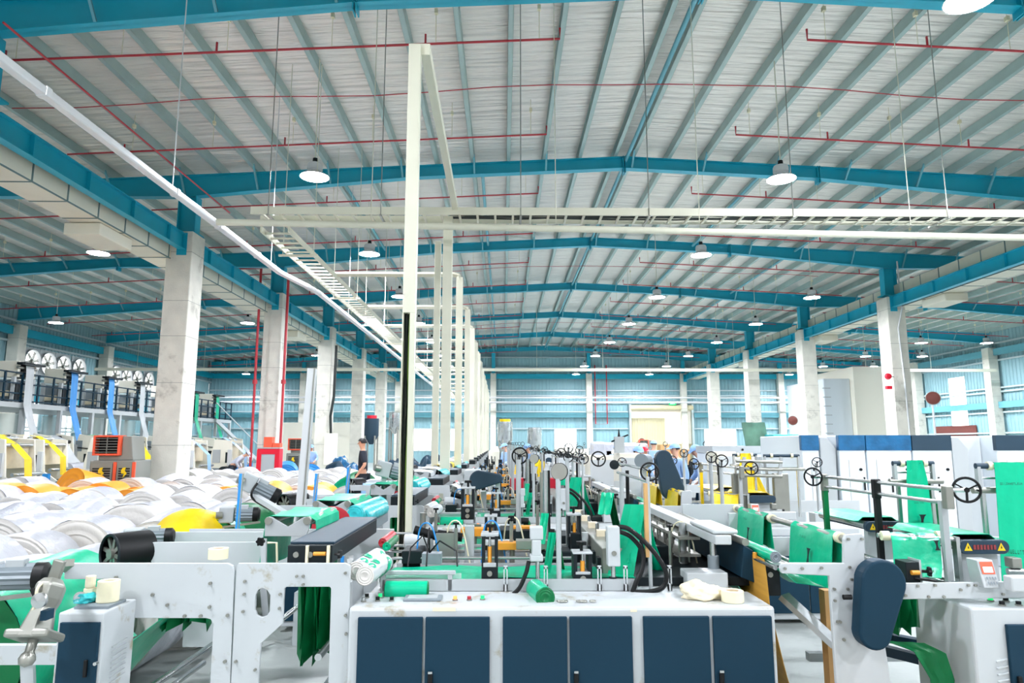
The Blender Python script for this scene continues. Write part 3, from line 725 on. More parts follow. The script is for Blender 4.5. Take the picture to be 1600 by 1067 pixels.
MB().cyl((at(958, 915, 3.86).x, 3.86, .865), (at(958, 915, 3.86).x, 3.86, .93), .022, n=14).build('post_foot', 'black_teal', bd, True)
post(1012, 745, 930, 3.84, .011, m='ltgrey', z0=.865)
a = at(1010, 800, 3.85); B(a.x-.012, a.x+.012, 3.83, 3.86, at(1010, 870, 3.85).z, at(1010, 755, 3.85).z).build('wood_stick', 'cardboard', bd)
handwheel(at(1015, 737, 3.84), (-.3, -1, .05), .048, bd)
post(971, 740, 860, 4.5, .015, m='ltgrey', z0=.9); post(980, 735, 810, 4.6, .012, m='black'); post(886, 716, 860, 4.9, .014, m='ltgrey', z0=.9)
q = MB(); q.cyl(at(960, 712+10, 4.6), at(1015, 735, 3.9), .008, n=8); q.cyl(at(965, 738, 4.6), at(1012, 752, 3.9), .009, n=8); q.build('cross_rod', 'steel', bd, True)
MB().lathe([(0, 0), (.028, 0), (.03, .02), (0, .024)], at(960, 726, 4.4), (-.2, -1, 0), 20).build('round_cap', 'black_teal', bd, True)
for pxx, py, R in ((888, 714, .035), (935, 717, .05), (972, 722, .03)): handwheel(at(pxx, py, 4.9), (-.4, -1, 0), R, bd)
hose('hose', [at(966, 823, 3.86), at(985, 828, 3.84), at(1018, 858, 3.8), at(1040, 892, 3.78), at(1037, 916, 3.78), at(1018, 924, 3.78), at(990, 926, 3.8), at(987, 934, 3.8)], .013, bd)
hose('hose', [at(966, 830, 3.86), at(985, 838, 3.86), at(1003, 860, 3.84), at(1004, 885, 3.82), at(994, 910, 3.8), at(986, 932, 3.8)], .013, bd)
hose('hose', [at(826, 878, 3.84), at(822, 895, 3.8), at(812, 918, 3.78), at(800, 930, 3.78)], .012, bd)
# ---------------------------------------------------------------- green film ribbons standing on the bed
def web(label, pts, w, m='green_film', axis=(1, 0, 0), grp=None):
    o = ribbon('film_web', pts, w, axis, m); return tag(o, label, 'plastic film', grp)
web('narrow green film strip standing left of the tall chrome posts', [at(852, 802, 4.35), at(846, 850, 4.3)], .05, axis=(.9, -.4, 0))
web('green film strip folded over a bar beside the mirror post', [at(864, 832, 3.98), at(855, 895, 3.98)], .05, axis=(.8, -.5, 0))
web('green film strip slanting behind the mirror post', [at(868, 832, 4.0), at(880, 890, 4.15)], .05, 'deep_green', (.5, -.8, 0))
web('small green film loop hanging above the grey rail', [at(950, 770, 4.7), at(944, 804, 4.6)], .085, axis=(.95, -.3, 0))
web('deep green film strip behind the small film loop', [at(952, 772, 4.72), at(966, 830, 4.9)], .06, 'deep_green', (.8, -.5, 0))
web('wide green film leaning to the left behind the black hoses', [at(992, 788, 4.0), at(980, 850, 4.0), at(968, 905, 3.98)], (.12, .15), axis=(.95, -.25, 0))
web('wide green film leaning to the right behind the black hoses', [at(1003, 795, 4.02), at(1015, 850, 4.1), at(1034, 903, 4.2)], (.06, .09), axis=(.9, -.4, 0))
web('flat green film running under the punch press', [at(1046, 897, 4.2), at(1120, 897, 4.2)], .35, axis=(0, 1, 0))
# ---------------------------------------------------------------- needle punch press to the right
pp = thing('punch_press', 'perforating punch press with a white top beam and rows of thin rods', 'machine', (1.2, 4.2, .86))
p1, p2 = at(1150, 852, 3.75), at(1003, 790, 6.0)
bx = p1.x-.05
MB().bar((bx, 3.8, p1.z+.02), (bx, 5.9, p1.z+.02), .09, .05).build('top_beam', 'white_dirty', pp, bevel=.006)
MB().bar((bx+.02, 3.82, p1.z+.06), (bx+.02, 4.3, p1.z+.06), .14, .025).build('beam_cover', 'white', pp, bevel=.01)
for y in (4.0, 5.0, 5.7):
    MB().cyl((bx, y, .86), (bx, y, 1.02), .032, n=14).build('guide_sleeve', 'grey_plastic', pp, True); MB().cyl((bx, y, 1.02), (bx, y, p1.z), .019, n=12).build('guide_column', 'steel', pp, True)
for z in (.98, 1.08): B(bx-.13, bx+.0, 4.25, 5.6, z-.008, z+.008).build('needle_plate', 'dull_steel', pp)
for i in range(7):
    for dx in (-.11, -.05): MB().cyl((bx+dx, 4.32+i*.2, .93), (bx+dx, 4.32+i*.2, p1.z-.0), .007, n=6).build('punch_rod', 'dull_steel', pp)
sb = thing('heat_seal_box', 'long dark teal sealing box with black end plate right of the punch press', 'machine', (1.4, 3.8, .86))
q = MB().prism([(bx+.1, .93), (bx+.26, .865), (bx+.30, .865), (bx+.30, 1.0), (bx+.12, 1.10)], 'y', 3.84, 5.2); q.build('seal_housing', 'navy', sb, bevel=.005)
a, b = at(1188, 930, 3.78), at(1216, 882, 3.78); B(a.x, b.x, 3.76, 3.84, a.z, b.z).build('end_plate', 'black_teal', sb, bevel=.004)
B(a.x-.0, b.x+.02, 3.75, 3.84, b.z, b.z+.014).build('clamp_plate', 'ltgrey', sb); MB().cyl((a.x+.05, 3.75, a.z+.11), (a.x+.05, 3.76, a.z+.11), .014, n=14).build('bearing_cap', 'dull_steel', sb, True)
for k, dx in enumerate((0, .03, .06)): MB().cyl((a.x+dx-.01, 3.8, b.z+.03+.012*k), (a.x+dx-.01, 3.8, b.z+.06+.012*k), .012, n=10).build('spring', 'amber', sb, True)
q = MB().cyl((bx+.12, 3.8, 1.12), (bx+.12, 5.2, 1.12), .02, n=10); q.build('edge_roller', 'dull_steel', sb, True)
k = knob((bx+.27, 3.95, 1.02), (0, 0, 1), .028, sb); MB().cyl((bx+.27, 3.95, .95), (bx+.27, 3.95, 1.03), .008, n=8).build('knob_stem', 'black', sb)
# small things lying on the cabinet top
def film_roll(label, a, b, r, m, core='roll_face', grp=None, name='film_roll', wob=.04):
    a, b = Vector(a), Vector(b); d = (b-a); L_ = d.length; d.normalize(); x, y, _ = basis(d); q = MB(); n = 22; k = 9; vs = []
    for i in range(k):
        u = i/(k-1)
        for j in range(n):
            an = 2*PI*j/n; rr = r*(1+wob*noise.noise(Vector((math.cos(an)*1.5, math.sin(an)*1.5, u*4+r*37))))
            vs.append(a+d*L_*u+(x*math.cos(an)+y*math.sin(an))*rr)
    q.add(vs, [(i*n+j, i*n+(j+1) % n, (i+1)*n+(j+1) % n, (i+1)*n+j) for i in range(k-1) for j in range(n)])
    o = q.build(name, m, None, True); tag(o, label, 'film roll', grp)
    for p, s in ((a, -1), (b, 1)):
        e = MB(); 
        for f in (.99, .8, .6, .42): pass
        prof = [(r*.98, 0), (r*.9, .004), (r*.8, .001), (r*.68, .004), (r*.55, .001), (r*.42, .004), (r*.3, .001), (r*.16, -.004), (0, -.004)]
        e.lathe(prof, p, d*s, n); e.build('roll_end', core, o, True)
    return o
film_roll('shiny green rolled bags lying on the cabinet beside the touch panel', at(603, 922, 3.73), at(668, 922, 3.73), .046, 'green_film', 'deep_green')
film_roll('small green film roll standing out over the cabinet edge near the round mirror', at(852, 934, 3.56), at(836, 920, 3.8), .05, 'green_film', 'deep_green')
def printed_roll(a, b, label):
    o = film_roll(label, a, b, .048, 'white', 'roll_face', 'white rolls with green print'); a, b = Vector(a), Vector(b); d = (b-a).normalized(); x, y, _ = basis(d)
    for i in range(14):
        q = MB(); u = .1+.8*((i*.37) % 1); an = i*1.9; c = a.lerp(b, u); vs = []
        for j in range(8):
            aa = an+.5*math.cos(2*PI*j/8); c2 = c+d*.03*math.sin(2*PI*j/8); vs.append(c2+(x*math.cos(aa)+y*math.sin(aa))*.0505)
        q.add(vs, [tuple(range(8))]); q.build('printed_spot', 'green_film', o)
    return o
printed_roll(at(557, 892, 3.58), at(590, 870, 3.98), 'white film roll with green printed spots, upper of two on the side plate')
printed_roll(at(570, 900, 3.54), at(600, 880, 3.9), 'white film roll with green printed spots, lower of two, nearer the cabinet')
film_roll('thin red film roll propped on the side frame behind the printed rolls', at(598, 848, 4.35), at(613, 836, 4.7), .028, 'red', 'red')
film_roll('thin green film roll tucked against the thin red roll', at(604, 854, 4.3), at(617, 842, 4.65), .026, 'deep_green', 'green_film')
film_roll('white film roll lying across the second film lane', at(633, 846, 4.75), at(678, 846, 4.75), .05, 'white', 'roll_face')
def tape_roll(label, p, r, h, mtop='red'):
    p = Vector(p); t = tag(MB().lathe([(r*.55, 0), (r, 0), (r, h), (r*.55, h), (r*.55, 0)], p, n=24).build('tape_roll', 'cream_tape', None, True, .002), label, 'tape')
    MB().lathe([(r*.5, .002), (r*.56, .002), (r*.56, h-.004), (r*.5, h-.004)], p, n=20).build('tape_core', mtop, t, True); return t
tape_roll('clear tape roll lying flat on the front cabinet beside the rag', atz(1145, 940, .866), .055, .055)
tape_roll('tape roll with orange core lying on top of the white side plate', (at(335, 880, 3.52).x, 3.56, 1.078), .048, .052, 'cooler_orange')
tape_roll('tall cream tape stack standing on the small side cabinet', (at(167, 948, 3.36).x, 3.36, at(130, 957, 3.2).z+.013), .048, .095, 'cream_tape')
def crumple(name, label, cat, c, sx, sy, sz, m, seed=0, sub=4, amp=.45):
    bm = bmesh.new(); bmesh.ops.create_icosphere(bm, subdivisions=sub, radius=1)
    for v in bm.verts:
        p = v.co.copy(); f = 1+amp*noise.noise(p*1.7+Vector((seed*7.1, 0, 3)))+amp*.45*noise.noise(p*4.3+Vector((seed, 5, 0)))
        v.co = Vector((p.x*f*sx, p.y*f*sy, max(p.z*f*sz, -sz*.5)))
    me = bpy.data.meshes.new(name); bm.to_mesh(me); bm.free(); me.materials.append(MATS[m]); me.polygons.foreach_set('use_smooth', [True]*len(me.polygons))
    o = bpy.data.objects.new(name, me); COL.objects.link(o); o.location = Vector(c)+Vector((0, 0, sz*.5)); return tag(o, label, cat)
r1 = atz(1098, 934, .866); crumple('cleaning_rag', 'crumpled cream rag on the front cabinet beside the tape roll', 'rag', r1, .11, .07, .05, 'rag', 3)
# pole with a leaning white profile behind the machine
# ---------------------------------------------------------------- unwinding frame on the left of the cabinet
uf = thing('unwind_frame', 'white steel unwinding frame with tall side plates left of the six-door cabinet', 'machine', (-1.4, 3.5, 0))
def holes_bolt(D, pts, r=.009, par=None):
    for x, y in pts: p = at(x, y, D); MB().cyl(p-Vector((0, .012, 0)), p, r, n=10).build('bolt', 'dull_steel', par, True)
def slab(D, outer, hole, th, par, m='white_dirty', name='side_plate'):
    return MB().plate(px(D, outer), [px(D, h) for h in hole], 'y', D, D+th).build(name, m, par, bevel=.003)
zf = lambda pts: pts
def foot(D, x): return (at(x, 1000, D).x, 0.0)
P1 = px(3.5, [(100, 880), (355, 880), (363, 884), (366, 892)])+[foot(3.5, 366), foot(3.5, 333)]+px(3.5, [(333, 976), (329, 968), (322, 966), (206, 966)])+[foot(3.5, 206), foot(3.5, 170)]+px(3.5, [(170, 905), (100, 905)])
s1 = MB().plate(P1, [], 'y', 3.5, 3.52).build('side_plate', 'white_dirty', uf, bevel=.003)
holes_bolt(3.5, [(166, 911), (239, 929), (262, 945), (329, 911), (328, 948), (289, 962), (314, 962), (356, 961), (352, 1033), (182, 902)], .008, s1)
o2 = px(3.5, [(372, 880), (540, 880), (547, 884)])+[foot(3.5, 547), foot(3.5, 517)]+px(3.5, [(517, 920), (515, 917), (447, 917), (444, 920), (441, 975), (407, 1006)])+[foot(3.5, 405), foot(3.5, 366)]+px(3.5, [(369, 890)])
sl = px(3.5, [(399, 930), (403, 922), (410, 919), (417, 922), (422, 930), (421, 955), (417, 962), (409, 965), (401, 961), (398, 953)])
s2 = MB().plate(o2, [sl], 'y', 3.5, 3.52).build('side_plate', 'white_dirty', uf, bevel=.003)
holes_bolt(3.5, [(383, 908), (382, 928), (380, 955), (438, 928), (437, 950), (464, 900), (474, 900), (474, 913), (540, 961), (541, 990), (399, 1046), (369, 1033), (540, 895)], .007, s2)
for D in (4.85,):
    q = MB().plate(px(3.5, [(100, 880), (547, 880)])+[(at(547, 900, 3.5).x, .3), (at(517, 900, 3.5).x, .3)]+px(3.5, [(517, 930), (206, 966)])+[(at(206, 900, 3.5).x, .3), (at(100, 900, 3.5).x, .3)], [], 'y', D, D+.02)
    q.build('rear_side_plate', 'white', uf)
for x, z in ((-2.0, .2), (-1.75, .45), (-1.0, .3), (-.9, .62), (-1.4, .55)):
    MB().cyl((x, 3.52, z), (x, 4.85, z), .018, n=10).build('cross_bar', 'steel', uf, True)
MB().bar((-2.1, 3.9, .1), (-.8, 3.9, .1), .05).build('floor_rail', 'dull_steel', uf)
for a, b, c, D in ((220, 412, 855, 4.2), (232, 410, 838, 4.75)):         # round-ended arms holding a motor
    x0, z0 = at(a-20, c, D).x, at(a-20, c, D).z; x1 = at(b, c, D).x; h = .052
    poly = stadium(x0, z0, .028, x0+.05, z0, .028)[:15]+[(x0+.12, z0-.03), (x0+.16, z0-.13), (x1, z0-.13), (x1, z0+.028)]
    MB().prism(poly, 'y', D, D+.02).build('swing_arm', 'white', uf, bevel=.002)
# press roller box with springs
a, b = at(450, 880, 3.56), at(521, 851, 3.56)
pr = MB().prism([(a.x, a.z), (b.x, a.z), (b.x, b.z), (a.x, b.z)], 'y', 3.54, 4.75); pb = pr.build('press_box', 'black_teal', uf, bevel=.004)
B(a.x-.0, b.x+.0, 3.58, 4.76, b.z, b.z+.012).build('box_lid', 'slate', pb, bevel=.003)
q = MB()
for xx in (.045, .115): q.cyl((a.x+xx, 3.53, a.z+.045), (a.x+xx, 3.54, a.z+.045), .014, n=16)
q.build('bearing_cap', 'dull_steel', pb, True)
MB().cyl((b.x-.09, 3.53, a.z+.05), (b.x-.03, 3.53, a.z+.05), .010, n=10).build('spring', 'amber', pb, True)
for xx in (.12, .015): B(b.x-xx-.008, b.x-xx+.004, 3.52, 3.54, a.z+.0, b.z).build('spring_bracket', 'cream_tape', pb)
knob((b.x+.01, 3.55, a.z+.045), (1, -.2, 0), .018, pb)
b2 = B(at(530, 845, 4.95).x, at(548, 845, 4.95).x+.1, 4.9, 5.9, at(530, 838, 4.95).z, at(530, 812, 4.95).z).build('press_box', 'grey_plastic', uf, bevel=.004)
knob((at(548, 845, 4.95).x+.1, 5.0, at(530, 825, 4.95).z), (1, -.2, 0), .03, b2)
# dancer brackets with film draped over two rollers
def dancer(x0, x1, py0, py1, D, L, k):
    a, b = at(x0, py1, D), at(x1, py0, D); w = b.x-a.x; h = b.z-a.z
    for yy in (D, D+L):
        poly = [(a.x, a.z), (b.x-w*.1, a.z), (b.x-w*.05, a.z+h*.3), (b.x, b.z-h*.1), (b.x-w*.04, b.z), (b.x-w*.16, b.z), (a.x+w*.5, a.z+h*.5), (a.x+w*.14, b.z), (a.x+w*.03, b.z), (a.x, b.z-h*.2)]
        MB().prism(poly, 'y', yy, yy+.012).build('dancer_bracket', 'ltgrey', uf, bevel=.002)
    for xx in (a.x+w*.08, b.x-w*.08): MB().cyl((xx, D-.01, b.z-.02), (xx, D+L+.02, b.z-.02), .022, n=14).build('idle_roller', 'dull_steel', uf, True)
    zt = b.z+.006
    web('green film draped over the %s dancer bracket of the unwinding frame' % k, [(a.x-.03, D+L*.5, a.z-.2), (a.x+.005, D+L*.5, zt-.02), (a.x+w*.1, D+L*.5, zt), (b.x-w*.08, D+L*.5, zt), (b.x+.016, D+L*.5, zt-.03), (b.x+.03, D+L*.5, a.z-.10)], L*.92, axis=(0, 1, 0))
dancer(413, 486, 808, 838, 4.05, .6, 'nearer'); dancer(488, 548, 783, 806, 5.0, .7, 'farther')
MB().bar(at(412, 842, 4.0), at(412, 880, 4.0), .03, .02).build('bracket_post', 'white', uf); knob(at(412, 845, 3.95), (-.2, -1, 0), .022, uf)
MB().tube([at(418, 848, 3.9), at(432, 848, 3.9), at(433, 880, 3.9)], .006, 6).build('crank_rod', 'cream_tape', uf, True)
# gear motor on a tilted arm (behind the frame), hand crank posts
def gear_motor(p, s, label, tilt=-.35, par=None, wheel=True):
    t = thing('gear_motor', label, 'motor', p); p = Vector(p); d = Vector((math.cos(tilt), .25, math.sin(tilt))).normalized(); up = Vector((0, 0, 1)).cross(d).cross(d)*-1
    q = MB().bar(p-d*.05*s, p+d*.09*s, .15*s, .16*s); q.build('gearbox', 'ltgrey', t, bevel=.012*s)
    MB().cyl(p-d*.055*s+Vector((0, -.085*s, 0)), p+Vector((0, -.07*s, 0)), .035*s, n=16).build('shaft_cap', 'dull_steel', t, True)
    n = 28; q = MB(); m1 = p+d*.10*s; L_ = .17*s; x, y, _ = basis(d); vs = []
    for u in (0, L_):
        for i in range(n):
            rr = (.062 if i % 2 else .072)*s; vs.append(m1+d*u+(x*math.cos(2*PI*i/n)+y*math.sin(2*PI*i/n))*rr)
    q.add(vs, [(i, (i+1) % n, n+(i+1) % n, n+i) for i in range(n)]+[tuple(range(n-1, -1, -1)), tuple(range(n, 2*n))]); q.build('finned_body', 'grey_plastic', t)
    MB().lathe([(0, 0), (.074*s, 0), (.074*s, .05*s), (.05*s, .07*s), (0, .07*s)], m1+d*L_, d, 20).build('fan_cover', 'black', t, True)
    MB().bar(m1+d*.03*s+Vector((0, 0, .07*s)), m1+d*.12*s+Vector((0, 0, .07*s)), .07*s, .05*s).build('terminal_box', 'ltgrey', t, bevel=.004)
    return t
g = gear_motor(at(385, 752, 6.2), .95, 'grey gear motor tilted on an arm above the white rolls', -.5)
MB().bar(at(398, 775, 6.2), at(450, 806, 5.4), .05, .04).build('support_arm', 'white', g); 
hose('motor_cable', [at(402, 755, 6.15), at(393, 770, 6.1), at(398, 782, 6.1), at(430, 800, 5.8)], .010, g)
g2 = gear_motor(at(596, 732, 7.6), 1.05, 'grey gear motor beside the cable pole, behind the standing machine plates', -.25)
MB().bar(at(600, 745, 7.6), at(600, 800, 7.6), .05, .04).build('support_arm', 'white', g2)
g3 = gear_motor((at(14, 905, 3.65).x-.19, 3.7, at(14, 905, 3.65).z), .95, 'grey motor with black fan cover at the picture\'s left edge, beside the cast brake', -.02)
g3b = MB().bar(at(-40, 940, 3.7), at(58, 928, 3.6), .03, .02).build('mount_rail', 'dull_steel', g3)
g4 = gear_motor((at(205, 842, 4.6).x, 4.6, at(205, 840, 4.6).z), .75, 'small grey motor on the swing arm behind the spoked pulley', .0)
# spoked pulley
p = at(171, 866, 4.1); t = thing('drive_drum', 'black drum with a spoked face behind the dirty side plate', 'drum', p); d = Vector((1, .25, .05)).normalized()
d = Vector((.55, .8, .0)).normalized()
MB().lathe([(.10, 0), (.11, 0), (.115, .02), (.115, .22), (.0, .22)], p, d, 32).build('drum_shell', 'black', t, True)
x, y, _ = basis(d); q = MB()
for i in range(8): a = i*PI/4+.2; q.bar(p+d*.02, p+d*.02+(x*math.cos(a)+y*math.sin(a))*.105, .022, .015, up=d)
q.cyl(p-d*.005, p+d*.04, .03, n=16); q.build('spoke_wheel', 'dull_steel', t, True)
MB().torus(p, d, .107, .008, 32, 8).build('drum_rim', 'black_teal', t, True)
MB().bar(p+Vector((0, .1, -.12)), p+Vector((0, .1, -.3)), .04).build('drum_support', 'black', t)
# small navy-door cabinet
D1, D2 = 3.2, 3.47
t = thing('side_cabinet', 'small white cabinet with one navy door and louvred side, left of the unwinding frame', 'cabinet', (-1.95, D1, 0))
xa, xb, zt = at(91, 960, D1).x, at(163, 960, D1).x, at(130, 957, D1).z
B(xa, xb, D1, D2, .05, zt).build('cabinet_body', 'white_dirty', t, bevel=.008); B(xa+.02, xb-.02, D1+.02, D2-.02, 0, .05).build('plinth', 'black', t)
d = B(xa+.018, xb-.012, D1-.014, D1+.002, .1, zt-.04).build('door', 'navy', t, bevel=.003)
B(xb-.06, xb-.045, D1-.026, D1-.014, at(140, 1056, D1).z, at(140, 1029, D1).z).build('door_handle', 'black', d, bevel=.003); MB().cyl((xb-.014, D1-.02, at(0, 1036, D1).z), (xb-.014, D1-.0, at(0, 1036, D1).z), .008, n=10).build('lock', 'steel', d)
q = MB()
for i in range(8): z = at(0, 1020, D1).z-i*.022; q.bar((xb+.002, D1+.08, z), (xb+.002, D1+.2, z+.006), .012, .006)
q.build('louvre_pattern', 'white', t)
B(xa+.03, xb-.02, D1+.06, D2-.06, zt, zt+.012).build('name_plate', 'grey_plastic', t)
crumple('plastic_scrap', 'pale green plastic scrap on the small side cabinet beside the tape stack', 'scrap', (at(130, 950, 3.33).x, 3.36, zt+.013), .06, .05, .025, 'turquoise', 5)
# pressure regulator with gauge
p = at(140, 925, 3.38); t = thing('air_regulator', 'brass air regulator with a round gauge above the small side cabinet', 'regulator', p)
q = MB(); q.box(p.x-.02, p.x+.025, p.y-.02, p.y+.02, p.z-.07, p.z+.02); q.cyl((p.x, p.y, p.z+.02), (p.x, p.y, p.z+.075), .022, n=12); q.build('regulator_body', 'rag', t, bevel=.004)
MB().lathe([(0, 0), (.028, 0), (.03, .012), (.0, .02)], p+Vector((-.02, -.03, -.02)), (0, -1, 0), 20).build('gauge', 'steel', t, True)
MB().lathe([(0, 0), (.02, 0), (0, .002)], p+Vector((-.02, -.051, -.02)), (0, -1, 0), 20).build('gauge_face', 'white', t, True)
B(p.x+.02, p.x+.045, p.y-.03, p.y, p.z-.04, p.z-.01).build('air_valve', 'navy', t)
MB().bar(p+Vector((0, .01, -.07)), p+Vector((.0, .01, -.12)), .02).build('mount', 'dull_steel', t)
# cast powder brake on the far left
A, Bq = at(84, 905, 3.05), at(52, 1000, 2.95); t = thing('tension_brake', 'tilted cast grey tension brake with a chrome knob, left of the small navy-door cabinet', 'brake', A)
dd = (Bq-A).normalized(); x, y, _ = basis(dd); L_ = (Bq-A).length
def pt(u, s=0, w=0): return A+dd*L_*u+x*s+y*w
sec = [(0, .045), (.12, .072), (.35, .068), (.5, .055), (.75, .07), (.92, .078), (1.0, .08)]
q = MB(); n = 6; vs = []
for u, r in sec:
    for i in range(n): a = PI/6+2*PI*i/n; vs.append(pt(u, r*1.05*math.cos(a), r*.8*math.sin(a)))
k = len(sec); q.add(vs, [(i*n+j, i*n+(j+1) % n, (i+1)*n+(j+1) % n, (i+1)*n+j) for i in range(k-1) for j in range(n)]+[tuple(range(n)), tuple(range((k-1)*n, k*n))])
q.build('cast_body', 'dull_steel', t, bevel=.008)
MB().bar(pt(.86, 0, 0), pt(1.0, 0, 0), .175, .14).build('flange', 'dull_steel', t, bevel=.01)
q = MB().tube([pt(1.0), pt(1.18), pt(1.26)], [.02, .018, .03], 10); q.build('output_shaft', 'dull_steel', t, True)
MB().lathe([(0, -.03), (.025, -.02), (.032, 0), (.025, .02), (0, .03)], pt(1.3), dd, 14).build('ball_end', 'dull_steel', t, True)
MB().bar(A+Vector((.02, 0, .08)), A+Vector((-.0, 0, -.0)), .05, .02).build('hanger_lug', 'dull_steel', t, bevel=.006)
c = at(62, 938, 2.9); MB().lathe([(0, -.028), (.02, -.02), (.03, -.006), (.03, .01), (.0, .02)], c, (0, -1, 0), 20).build('chrome_knob', 'steel', t, True)
hose('air_hose', [at(70, 908, 3.0), at(58, 920, 2.95), at(55, 945, 2.95), at(46, 965, 2.95), at(58, 985, 2.95)], .006, t, 'cream_tape')
MB().cyl(at(50, 920, 2.95), at(56, 932, 2.95), .01, n=8).build('lever', 'black', t, True); B(at(80, 955, 2.95).x-.012, at(80, 955, 2.95).x+.012, 2.9, 2.95, at(80, 965, 2.95).z, at(80, 950, 2.95).z).build('valve_block', 'navy', t)
MB().bar(at(96, 890, 3.5), A+Vector((.03, .05, .06)), .035, .03).build('mount_arm', 'dull_steel', t)
# green parent roll and film under the frame
film_roll('big green parent roll on the floor stand at the far left behind the cast brake', (at(-45, 1010, 4.0).x, 3.85, .52), (at(-45, 1010, 4.0).x, 4.9, .52), .40, 'green_film', 'deep_green')
B(at(-160, 1020, 3.45).x, at(100, 1020, 3.45).x, 3.42, 3.46, at(0, 1036, 3.45).z, at(0, 1006, 3.45).z).build('front_rail', 'white_dirty', uf)
MB().bar((at(70, 1030, 3.45).x, 3.46, 0), (at(40, 1036, 3.45).x, 3.46, at(0, 1030, 3.45).z), .06, .02).build('rail_leg', 'white_dirty', uf); 
B(at(-160, 1020, 3.45).x, at(-150, 1020, 3.45).x, 3.42, 3.46, 0, at(0, 1020, 3.45).z).build('rail_leg', 'white_dirty', uf)
web('green film sheet slanting up behind the dirty side plate', [at(150, 1085, 3.9), at(245, 985, 4.1), at(300, 940, 4.2)], .6, axis=(0, 1, 0))
web('green film sheet sagging between the big parent roll and the frame', [at(20, 905+25, 4.4), at(70, 950, 4.4), at(110, 935, 4.5), at(180, 1010, 4.4)], .5, axis=(0, 1, 0))
def pleats(label, x0, x1, y, z0, z1, n):
    rows = []
    for i in range(9):
        u = i/8; rows.append([(x0+(x1-x0)*(j/(4*n))+.04*u*math.sin(j*1.1), y+.07*(1 if j % 4 < 2 else -1)*(.4+.6*u)*math.cos(j*PI/2), z1+(z0-z1)*u*(1+.09*math.sin(j*PI/2))) for j in range(4*n+1)])
    return tag(MB().sheet(rows, .003).build('film_folds', 'deep_green', None, False), label, 'plastic film')
pleats('dark green film hanging in folds behind the dirty side plate', at(238, 980, 4.1).x, at(330, 980, 4.1).x, 4.1, .62, .95, 4)
pleats('dark green film hanging in folds seen through the tall plate opening', at(462, 950, 4.0).x, at(522, 950, 4.0).x, 4.0, .48, 1.02, 4)
film_roll('turquoise film roll lying on the grey press box behind the unwinding frame', at(553, 806, 5.0), at(592, 790, 5.7), .075, 'turquoise', 'turquoise')
film_roll('second turquoise roll resting against the first one on the press box', at(568, 808, 5.05), at(598, 794, 5.6), .05, 'turquoise', 'turquoise')
film_roll('navy film roll with red core end under the farther dancer bracket', (at(530, 825, 5.0).x-.05, 5.0, 1.06), (at(530, 825, 5.0).x-.05, 5.6, 1.06), .15, 'navy', 'red')
for pxx, y0, y1, D, m, lab in ((373, 740, 826, 5.6, 'blue_film', 'slanted blue lever post behind the draped green film'), (541, 730, 780, 6.4, 'blue_film', 'thin blue-edged lever post near the turquoise rolls'), (491, 740, 790, 6.0, 'blue_film', 'short blue lever post beside the leaning white profile')):
    a, b = at(pxx-4, y1, D), at(pxx+4, y0, D); t = tag(MB().bar((a.x, a.y, 0.4), b, .03, .012).build('lever_post', m), lab, 'post'); MB().bar(a+Vector((.014, 0, 0)), b+Vector((.014, 0, 0)), .01, .014).build('steel_edge', 'steel', t); B(a.x-.1, a.x+.1, D-.05, D+.05, 0, .42).build('post_base', 'white', t)
a, b = at(470, 790, 7.0), at(488, 576, 7.0); k = (a-b); z0 = b+k*(b.z/(b.z-a.z)); t = tag(MB().bar((z0.x, 7.0, 0), b, .085, .06).build('leaning_profile', 'lamp_white'), 'long white steel profile leaning upright among the white rolls', 'post')
MB().bar(Vector((z0.x, 6.965, .0))+Vector((.03, 0, 0)), b+Vector((.03, -.035, 0)), .012, .004).build('slot_line', 'dull_steel', t)
# ---------------------------------------------------------------- right-hand machine in the foreground
rm = thing('bag_machine_frame', 'white machine frame with a long side beam at right, carrying the navy belt cover', 'machine', (1.8, 3.5, 0))
DR = 3.5
P = px(DR, [(1319, 843), (1322, 836), (1347, 834), (1351, 840), (1351, 878), (1380, 960), (1382, 1000)])+[(at(1395, 1000, DR).x, .25), (at(1362, 1000, DR).x, .18), (at(1362, 1000, DR).x, 0), (at(1303, 1000, DR).x, 0)]+px(DR, [(1296, 900), (1222, 896), (1219, 888), (1222, 880), (1319, 880)])
s = MB().plate(P, [], 'y', DR, DR+.025).build('side_plate', 'white', rm, bevel=.004)
holes_bolt(DR, [(1226, 888), (1253, 888), (1283, 887), (1327, 886), (1325, 842), (1346, 842), (1330, 905), (1303, 920), (1324, 920), (1304, 938), (1308, 971), (1318, 999), (1312, 971)], .007, s)
P = px(DR, [(1350, 916), (1400, 912), (1640, 908), (1640, 934), (1350, 937)])
s = MB().plate(P, [], 'y', DR-.002, DR+.02).build('side_beam', 'white', rm, bevel=.004)
holes_bolt(DR, [(1414, 930), (1433, 915), (1450, 932), (1460, 914), (1474, 932), (1512, 914), (1523, 914), (1550, 914), (1577, 914), (1566, 928), (1500, 921)], .007, s)
for xx in (1.78, 2.35): MB().cyl((xx, DR+.02, .92), (xx, 5.1, .92), .02, n=10).build('cross_bar', 'steel', rm, True)
B(at(1300, 900, DR).x, at(1375, 900, DR).x, 5.05, 5.08, 0, 1.15).build('rear_side_plate', 'white', rm, bevel=.004)
B(at(1350, 900, DR).x, 4.2, 5.05, 5.08, .85, .98).build('rear_side_beam', 'white', rm)
MB().bar((at(1225, 940, 3.9).x, 3.9, .82), (at(1320, 985, 3.6).x, 3.7, .62), .09, .03).build('diagonal_plate', 'ltgrey', rm)
B(at(1288, 960, 3.9).x, at(1304, 960, 3.9).x, 3.88, 3.95, 0, .85).build('brown_post', 'cardboard', rm)
c1, c2 = at(1372, 908, 3.44), at(1359, 985, 3.44)
